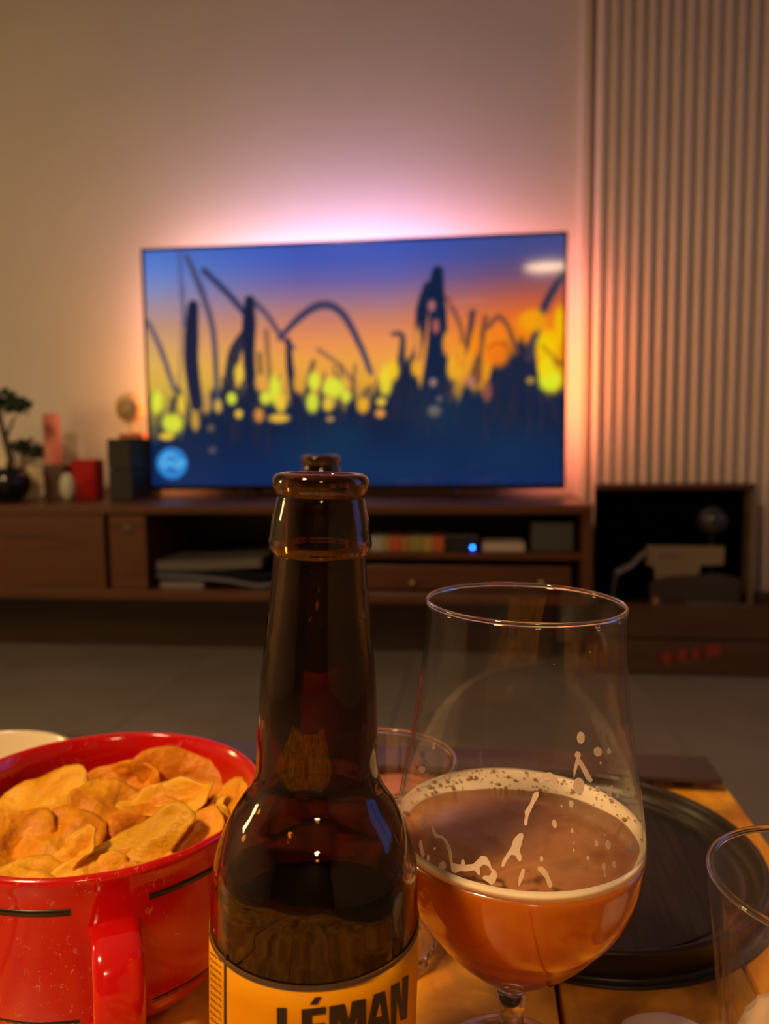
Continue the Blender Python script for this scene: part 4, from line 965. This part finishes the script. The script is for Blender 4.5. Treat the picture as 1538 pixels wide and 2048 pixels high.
# ---------------------------------------------------------------- potato chips
def chip_mesh(seed, rx, ry, curl, fold=0.0, n=22):
    """oval slice, saddle-curled and crumpled, 1.3 mm thick"""
    bm = bmesh.new(); rnd = Vector((seed * 3.17, seed * 1.3, 0)); top = []; bot = []
    NA, NB = 30, 9
    def f(u, v):
        x, y = u * rx, v * ry
        z = curl[0] * u * u + curl[1] * v * v + curl[2] * u * v
        z += .0058 * noise.noise(Vector((u * 1.4, v * 1.4, 0)) + rnd) + .0012 * noise.noise(Vector((u * 4, v * 4, 3)) + rnd)
        if fold: z += fold * max(0, u - .25) ** 1.4; x -= abs(fold) * .7 * max(0, u - .25) ** 2
        return Vector((x, y, z))
    def ring(k):
        return [(k / NB) * (1 + .22 * noise.noise(Vector((cos(2 * pi * i / NA) * 1.3, sin(2 * pi * i / NA) * 1.3, 7)) + rnd) + .05 * noise.noise(Vector((cos(2 * pi * i / NA) * 4, sin(2 * pi * i / NA) * 4, 9)) + rnd)) for i in range(NA)]
    c = bm.verts.new(f(0, 0)); prev = None; R_ = []
    for k in range(1, NB + 1):
        R_.append([bm.verts.new(f(r * cos(2 * pi * i / NA), r * sin(2 * pi * i / NA))) for i, r in enumerate(ring(k))])
    for i in range(NA): bm.faces.new((c, R_[0][i], R_[0][(i + 1) % NA]))
    for A, B in zip(R_, R_[1:]):
        for i in range(NA): bm.faces.new((A[i], B[i], B[(i + 1) % NA], A[(i + 1) % NA]))
    bmesh.ops.recalc_face_normals(bm, faces=bm.faces)
    r = bmesh.ops.solidify(bm, geom=bm.faces[:], thickness=.0008)
    return bm
CG = 'potato chips in the red bowl'
def chip(px, py, h, rx, ry, face, roll, curl, mi, label, fold=0.0, seed=1):
    """face = (to the right, towards the camera, up): direction the broad side looks"""
    c = onz(px, py, TZ + h)
    n_ = (RT * face[0] - FH * face[1] + UP * face[2]).normalized()
    x = RT - n_ * RT.dot(n_); x.normalize(); y = n_.cross(x)
    xr = x * cos(roll) + y * sin(roll); yr = n_.cross(xr)
    o = obj('potato_chip', chip_mesh(seed, rx, ry, curl, fold), M['chip'][mi], None)
    o.matrix_world = Matrix(((xr.x, yr.x, n_.x, c.x), (xr.y, yr.y, n_.y, c.y), (xr.z, yr.z, n_.z, c.z), (0, 0, 0, 1)))
    return tag(o, label, 'chip', CG)
chip(85, 1598, .066, .0235, .0165, (-.25, .75, .75), .25, (.003, -.007, .002), 1, 'large pale potato chip with an arched top edge at the back left of the bowl', seed=2)
chip(118, 1668, .066, .0195, .0160, (.05, .55, .95), .1, (-.003, -.004, .0), 0, 'bumpy golden potato chip facing up in the left middle of the bowl', seed=5)
chip(20, 1690, .064, .0190, .0130, (.5, .35, .9), .9, (.004, .003, .003), 0, 'golden chip leaning at the left rim beside the bumpy one', seed=8)
chip(60, 1745, .066, .0185, .0110, (.0, .25, 1), -.12, (-.003, -.005, .001), 1, 'flat pale chip lying against the front rim at the bottom left', seed=11)
chip(247, 1566, .060, .0215, .0120, (-.1, 1.2, .55), .05, (.006, -.002, .001), 2, 'smooth orange brown chip standing on edge at the back, left of the peaked one', seed=14)
chip(365, 1552, .062, .0255, .0130, (.15, 1.1, .6), -.28, (.006, .002, -.003), 2, 'peaked chip standing highest at the back right of the bowl', seed=17)
chip(345, 1588, .060, .0120, .0080, (.0, .4, 1), .1, (-.002, -.002, 0), 2, 'small orange chip half hidden below the peaked one', seed=20)
chip(222, 1622, .067, .0205, .0165, (.25, .65, .85), -.5, (.004, -.004, .003), 0, 'speckled chip with a curled rim in the centre of the bowl', seed=23)
chip(345, 1612, .070, .0250, .0100, (-.1, .45, .95), .02, (.004, .005, -.002), 1, 'pale folded chip with a bright crease right of the centre', fold=.010, seed=26)
chip(442, 1630, .066, .0180, .0150, (-.5, .55, .85), .5, (.003, -.003, .002), 0, 'golden chip propped against the right rim near the bottle', seed=29)
chip(272, 1690, .072, .0255, .0105, (-.25, .75, .75), .38, (.002, -.004, .001), 3, 'olive tinged long chip slanting up to the right at the front', seed=32)
chip(385, 1695, .067, .0195, .0110, (-.45, .6, .8), .75, (.004, .003, .002), 0, 'narrow golden chip rising to the right behind the front rim', seed=35)
chip(180, 1752, .066, .0165, .0085, (.1, .4, 1), .2, (-.002, .004, .002), 1, 'crumpled pale chip at the front rim above the handle', seed=38)
chip(268, 1738, .066, .0150, .0065, (.0, .5, .9), .1, (.002, .003, .0), 0, 'thin golden chip edge showing just behind the front rim', seed=41)
chip(300, 1648, .066, .0170, .0120, (.2, .6, .9), .2, (.005, .003, .002), 2, 'darker chip in the hollow behind the long olive one', seed=44)
chip(155, 1712, .068, .0135, .0085, (-.4, .7, .8), .7, (.003, .004, 0), 1, 'small curled pale chip between the bumpy chip and the olive one', seed=47)
chip(420, 1662, .068, .0160, .0075, (-.6, .7, .6), .9, (.003, -.003, 0), 1, 'slim pale chip standing steep beside the right rim', seed=50)
rr = random.Random(9)
bowlM = Matrix.Translation(RL) @ Matrix.Rotation(radians(RT_), 4, FH)
for k in range(30):
    a = rr.uniform(0, 2 * pi); r = .047 * sqrt(rr.random()); z = .018 + .040 * (k / 30.)
    o = obj('potato_chip', chip_mesh(60 + k, rr.uniform(.014, .019), rr.uniform(.010, .014), (rr.uniform(-.004, .005), rr.uniform(-.004, .004), .002)), M['chip'][k % 3], None)
    o.matrix_world = bowlM @ Matrix.Translation((r * cos(a), r * sin(a), z)) @ Matrix.Rotation(rr.uniform(-.4, .4), 4, 'X') @ Matrix.Rotation(rr.uniform(-.4, .4), 4, 'Y') @ Matrix.Rotation(rr.uniform(0, 6), 4, 'Z')
    tag(o, 'potato chip buried below the top layer in the red bowl', 'chip', 'buried potato chips')

# ================================================================ CREAM BOWL WITH OLIVES
wb = thing('small_bowl', 'cream bowl of green olives at the far left behind the red bowl', 'bowl', (-.2992, .4104, TZ + .0004))
bm = bmesh.new(); lathe(bm, smooth_prof([(0, .002), (.022, .002), (.025, 0), (.028, .001), (.040, .010), (.052, .026), (.0600, .0435), (.0603, .0450), (.0590, .0455), (.0575, .044), (.050, .028), (.038, .013), (.02, .006), (0, .0055)], 4), 96)
obj('bowl_body', bm, mat('cream_ceramic', (.78, .64, .40), .2, coat=.3), wb)
M['olive'] = mat('olive_green', (.19, .17, .02), .25)
for i, (px, py, h) in enumerate(((22, 1530, .022), (-25, 1525, .02), (-10, 1550, .019), (-60, 1545, .018))):
    q = onz(px, py, TZ + h); bm = bmesh.new(); ico(bm, (0, 0, 0), 1, 3, (.011, .009, .009))
    o = obj('olive', bm, M['olive'], None, loc=q); o.rotation_euler = (0, 0, i * 1.1)
    tag(o, ('green olive seen above the red rim in the cream bowl', 'green olive in the cream bowl, left of the visible one', 'green olive in the cream bowl, nearest the red bowl', 'green olive in the cream bowl, farthest to the left')[i], 'olive', 'olives in the cream bowl')

# ================================================================ LAMPS OF THE ROOM, PLUS AN ADDED FILL LIGHT
def cone_lamp(name, label, loc, r, h, col, s, cord=True):
    t = thing(name, label, 'lamp', loc)
    bm = bmesh.new(); lathe(bm, smooth_prof([(.02, h), (r * .6, h * .8), (r, 0), (r * .97, 0), (r * .58, h * .77), (.018, h * .97)], 3), 40); obj('shade', bm, mat('shade_white', (.75, .68, .55), .5), t)
    bm = bmesh.new(); lathe(bm, [(0, .004), (r * .93, .004), (r * .93, .010), (0, .012)], 40); obj('diffuser', bm, emi('warm_light', col, s), t)
    if cord: obj('cord', tube(bmesh.new(), [(0, 0, h * .95), (0, 0, HC - loc[2])], .003, 6), M['black'], t)
    return t
cone_lamp('pendant_or_fill_lamp', 'warm white pendant lamp hanging behind the viewer, mirrored in the television', PENDANT, .20, .12, (1, .66, .36), PENDANT_STR)
cone_lamp('pendant_or_fill_lamp', 'added warm fill light shaped as a pendant, unseen at the left beside the viewer', FILLLAMP, .17, .12, (1, .64, .33), FILLLAMP_STR)  # added fill, kept clear of the mirror view in the screen
t = thing('floor_lamp', 'floor lamp with a small glowing shade at the left wall', 'lamp', (FLOORLAMP[0], FLOORLAMP[1], 0))
fz = FLOORLAMP[2]
bm = bmesh.new(); lathe(bm, [(0, 0), (.13, 0), (.13, .012), (.012, .02), (.009, .03), (.009, fz - .12), (0, fz - .12)], 30); obj('stand', bm, M['black'], t)
bm = bmesh.new(); lathe(bm, [(0, fz - .12), (.10, fz - .12), (.08, fz + .12), (0, fz + .12)], 32); obj('shade', bm, emi('glowing_shade', (1, .72, .30), FLOORLAMP_STR), t)
